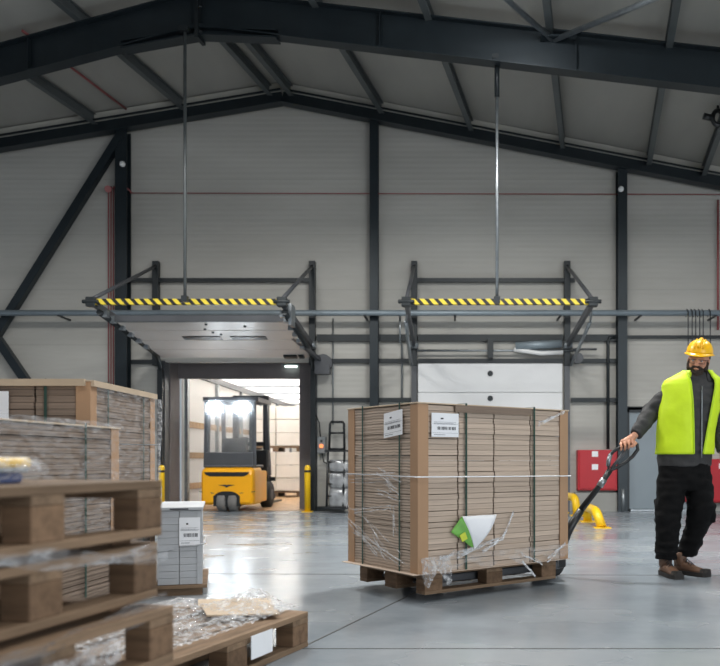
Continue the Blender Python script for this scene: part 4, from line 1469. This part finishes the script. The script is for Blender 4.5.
# brim
def brim(k, r0):
    a = 2 * math.pi * k / n
    front = max(0, -math.sin(a)) ** 2
    return V(((.104 + r0 * .012) * math.cos(a), .008 + (.132 + r0 * (.010 + .045 * front)) * math.sin(a), .058 - r0 * (.006 + .016 * front)))
hat.loft([[brim(k, 0) + V((0, 0, .004)) for k in range(n)], [brim(k, 1) + V((0, 0, .004)) for k in range(n)], [brim(k, 1) for k in range(n)], [brim(k, 0) - V((0, 0, .002)) for k in range(n)]], cap=False)
ho = headpart('hard_hat', hat, 'helmet', label='yellow hard hat')
rb = MB()
for x, w_ in ((0, .016), (-.032, .009), (.032, .009)):
    pts = []
    for i in range(13):
        a = R(20 + 140 * i / 12)
        fx_ = math.sqrt(max(0, 1 - (x / .104) ** 2))
        pts.append(V((x, .008 - .134 * fx_ * math.cos(a), .058 + .113 * fx_ * math.sin(a) ** .9)))
    rb.tube(pts, [w_ * .6] + [w_] * 11 + [w_ * .6], 8)
rb.v = [HM @ v_ for v_ in rb.v]
obj('ridge', rb, 'helmet', ho, True)

# jacket
jk = MB()
jk.loft([ring(*t) for t in TORSO])
sleeveL = [sh_l + V((.03, 0, .005)), sh_l, el_l.lerp(sh_l, .5), el_l, el_l.lerp(wr_l, .5), wr_l]
jk.tube(sleeveL, [.076, .078, .079, .076, .067, .050], 18)
sleeveR = [sh_r + V((-.03, 0, .005)), sh_r, el_r.lerp(sh_r, .5), el_r, el_r.lerp(wr_r, .5), wr_r]
jk.tube(sleeveR, [.076, .078, .079, .076, .067, .050], 18)
for s_ in (sleeveL, sleeveR):
    jk.ell(s_[1], (.078, .078, .075)); jk.ell(s_[3], (.068,) * 3)
jm = fuse(jk, .009, 3, .010, 15)
obj('jacket', jm, 'jacket', pr, True)
col_ = MB()
n = 24
def cring(py, hw, ry, gap, dy): 
    c = W(698.5, py, dy); out = []
    for k in range(n):
        a = R(-90 + gap) + (R(360 - 2 * gap)) * k / (n - 1)
        out.append(c + V((hw * K * math.cos(a), ry * math.sin(a), 0)))
    return out
cm = MB().loft([cring(383, 15, .095, 24, -.005), cring(377, 13.5, .088, 22, 0), cring(371.5, 12.2, .082, 26, .004)], cap=False, close=False)
co = obj('collar', cm, 'jacket', pr, True); solid(co, .012)
# zipped front panel of the jacket
def fpanel(s, t):
    py = 380 + 85 * t; px = 692 + (12 - 3 * t) * s
    tor = [q for q in TORSO]
    ry = .149 if py > 395 else .149 - (395 - py) / 15 * .05
    return W(px, py, -ry - .002 + .014 * (abs(px - 690) / 27) ** 2)
zz = MB().tube([W(702 - .02 * i * 2, 386 + i * 8, -.152 + (.02 if i == 0 else 0)) for i in range(10)], .0045, 6)
obj('zip', zz, 'galvanised', pr, True, label='metal zip')

# lime vest: open at the front, sleeveless
ve = MB(); n = 48
VR = [(454, 684.5, 28.6, .155, 693.5, 702.5), (446, 684.7, 28.6, .157, 693.3, 704), (430, 686, 28.8, .159, 693, 707), (412, 688, 29, .159, 692.5, 710.5), (400, 689.8, 28.8, .157, 692, 713), (391, 691.4, 29.4, .146, 691.5, 715), (385, 692.3, 30, .132, 691.5, 716), (381, 693.2, 28.5, .12, 691, 715.5), (377.5, 694.2, 23.5, .108, 690.5, 713.5), (374, 695.5, 18.5, .10, 690, 712), (371, 696.5, 14, .095, 688.5, 710)]
vr = []
for py, cx, hw, ry, pl, prr in VR:
    pl -= 5.5; prr -= 5.0
    aL = math.acos(max(-1, min(1, (pl - cx) / hw)))            # left edge angle (front = +)
    aR = math.acos(max(-1, min(1, (prr - cx) / hw)))
    c = W(cx, py); row = []
    tot = 2 * math.pi - (aL - aR)
    for k in range(n):
        a = aL + tot * k / (n - 1)
        fold = 0
        row.append(c + V(((hw * K + fold) * math.cos(a), -(ry + fold) * math.sin(a), 0)))
    vr.append(row)
# finer rows
fine = []
for i in range(len(vr) - 1):
    for t in (0, .25, .5, .75):
        fine.append([a.lerp(b, t) for a, b in zip(vr[i], vr[i + 1])])
fine.append(vr[-1])
cv_ = W(686, 420)
for ri, row in enumerate(fine):
    for k in range(2, n - 2):
        p = row[k]
        dv = V((p.x - cv_.x, p.y - cv_.y, 0)).normalized()
        w_ = noise.noise(V((p.x * 7 + p.z * 4, p.y * 7, p.z * 5))) * .010 + (abs(noise.noise(V((p.x * 13 - p.z * 9, 3.3, p.z * 8)))) - .25) * .012
        row[k] = p + dv * w_ * min(1, (ri + 3) / 8)
ve.loft(fine, cap=False, close=False)
vo = obj('vest', ve, 'vest', pr, True, label='lime yellow high-visibility vest'); solid(vo, .012)
tm = MB()
for k in (0, n - 1):
    tm.tube([r_[k] + V((0, -.005, 0)) for r_ in fine], .007, 8)
tm.tube([p + V((0, 0, .002)) for p in vr[0]], .006, 6)
obj('piping', tm, 'vest_trim', vo, True)
cv = MB().loft([[W(698.5, 378, .0) + V((15.6 * K * math.cos(a), .105 * math.sin(a), 0)) for a in [R(-48 + 276 * k / 23) for k in range(24)]],
                [W(698.5, 371, .006) + V((13.6 * K * math.cos(a), .094 * math.sin(a), 0)) for a in [R(-48 + 276 * k / 23) for k in range(24)]]], cap=False, close=False)
cvo = obj('vest_collar', cv, 'vest', vo, True); solid(cvo, .008)

# trousers
tr_ = MB()
tr_.loft([ring(684.5, 460, 25.5, .13), ring(684.3, 470, 26.5, .135), ring(684.3, 480, 27.2, .132), ring(684.3, 490, 26, .115)])
LL = [(671.5, 480, 15, .125, .0), (670.3, 495, 14.4, .118, -.01), (669, 508, 13.6, .108, -.015), (668, 520, 12.8, .1, -.02), (667.3, 535, 11.4, .092, -.01), (666.8, 548, 10.6, .086, .015), (666.0, 558.5, 10.2, .085, .03)]
RL = [(697.3, 480, 14.5, .125, .0), (699.5, 495, 13.8, .118, .01), (701, 509, 13, .11, .015), (699, 521, 12.4, .1, .04), (694.5, 534, 11.4, .092, .08), (689.5, 547, 10.6, .086, .115), (685.5, 556, 10.4, .085, .125)]
for LG in (LL, RL):
    tr_.loft([ring(px, py, hw, ry, dy) for px, py, hw, ry, dy in LG])
tr_.box(W(658.5, 510, .0), (.035, .13, .17)); tr_.box(W(658.5, 501, .0), (.045, .14, .03))
tr_.box(W(712, 513, .02), (.03, .12, .15))
for px, py, hw, ry, dy in ((666.6, 552, 11.2, .09, 0), (687.5, 550, 11, .088, .12), (667, 543, 11.8, .094, -.005)):
    tr_.loft([ring(px, py - 1.6, hw - 1, ry - .006, dy), ring(px, py, hw, ry, dy), ring(px, py + 1.6, hw - 1, ry - .006, dy)])
obj('trousers', fuse(tr_, .009, 3, .014, 13), 'trousers', pr, True)

# boots
def boot(heel, az, pitch):
    up = MB(); so = MB()
    M_ = Matrix.Translation(heel) @ Matrix.Rotation(az, 4, 'Z') @ Matrix.Rotation(pitch, 4, 'Y')
    prof = [(-.03, .034, .07), (.0, .040, .105), (.05, .042, .115), (.10, .043, .098), (.15, .048, .078), (.20, .050, .066), (.245, .044, .056), (.27, .028, .042)]
    rings = []; sr = []
    for x, hw, h in prof:
        rg = []
        for k in range(18):
            a = math.pi * 2 * k / 18
            y = hw * math.cos(a); z = .028 + (h - .028) * max(0, math.sin(a)) ** .7
            if math.sin(a) < 0: z = .028
            rg.append(M_ @ V((x, y, z)))
        rings.append(rg)
        sr.append([M_ @ V((x * 1.02, y_, z_)) for y_, z_ in ((-hw - .006, 0.0), (hw + .006, 0.0), (hw + .008, .034), (-hw - .008, .034))])
    up.loft(rings)
    up.tube([M_ @ V((.02, 0, .07)), M_ @ V((.015, 0, .13)), M_ @ V((.012, 0, .175))], [.052, .052, .056], 16)
    b_ = obj('boot', up, 'boot_leather', pr, True)
    so.loft(sr, smooth=False)
    so.loft([[M_ @ V((x, hw * 1.02 * c_, .034 + z_)) for c_, z_ in ((-1, 0), (1, 0), (.7, .028), (-.7, .028))] for x, hw in ((.225, .05), (.262, .038), (.282, .022))], smooth=False)
    obj('sole', so, 'boot_sole', b_, True, label='dark rubber sole')
    lc = MB()
    for i in range(5):
        x = .13 - i * .022; z = .092 + i * .013
        lc.tube([M_ @ V((x, -.026, z - .016)), M_ @ V((x - .004, 0, z + .006)), M_ @ V((x, .026, z - .016))], .0035, 6)
    obj('laces', lc, 'ink', b_, True)


hl = W(664.5, 575, .06); hl.z = 0.0
boot(hl, R(-82), 0)
h2 = W(678.5, 572, .13); h2.z = .0
boot(h2, R(-50), 0)

# ================================================================== LIGHT
def area(name, loc, rot, sx, sy, power, col=(1, 1, 1), spread=180):
    l = bpy.data.lights.new(name, 'AREA'); l.shape = 'RECTANGLE'; l.size = sx; l.size_y = sy
    l.energy = power; l.color = col; l.spread = R(spread)
    o = bpy.data.objects.new(name, l); COL.objects.link(o); o.location = loc; o.rotation_euler = [R(a) for a in rot]
    return o


# high-bay rows in the hall, above and in front of the frame
for x, y, e in ((-7.0, 8.2, 90), (-3.0, 8.2, 280), (1.2, 8.2, 290), (5.2, 8.0, 170), (-3.0, 4.5, 90), (2.2, 4.5, 90), (6.5, 4.5, 110), (-3.0, 1.0, 60), (2.2, 1.0, 60)):
    area('high_bay_lamp', (x, y, 5.8 if y > 7 else 6.15), (0, 0, 0), 1.2, .5, e, (1, .985, .95), 170)
l = bpy.data.lights.new('pendant_lamp', 'POINT'); l.energy = 75; l.shadow_soft_size = .2; l.color = (.93, .97, 1)
o = bpy.data.objects.new('pendant_lamp', l); COL.objects.link(o); o.location = (.5, 8.4, 6.45)
# daylight from open doors behind the camera
area('daylight_door', (6.5, -3.6, 2.3), (90, 0, 32), 7, 3.6, 400, (.93, .97, 1))
# daylight above the trailer's translucent roof
area('trailer_daylight', (-3.84, 20.5, 4.6), (0, 0, 0), 4.5, 11, 3000, (.97, .98, 1))

wd = bpy.data.worlds.new('world'); SC.world = wd; wd.use_nodes = True
bg = wd.node_tree.nodes['Background']
bg.inputs['Color'].default_value = (.82, .9, 1, 1); bg.inputs['Strength'].default_value = .42

# ================================================================== CAMERA
cd = bpy.data.cameras.new('camera'); cam = bpy.data.objects.new('camera', cd); COL.objects.link(cam)
cam.location = (0, 0, EYE); cam.rotation_euler = (R(90), 0, 0)
cd.sensor_width = 36; cd.sensor_fit = 'HORIZONTAL'; cd.lens = 36 * F / 720
cd.shift_x = -(XV - 360) / 720; cd.shift_y = (HZ - 333) / 720
cd.dof.use_dof = True; cd.dof.focus_distance = 5.9; cd.dof.aperture_fstop = 3.0
cd.clip_end = 200
SC.camera = cam
SC.view_settings.view_transform = 'Standard'; SC.view_settings.look = 'None'
SC.view_settings.exposure = 0; SC.view_settings.gamma = 1
SC.cycles.use_denoising = True
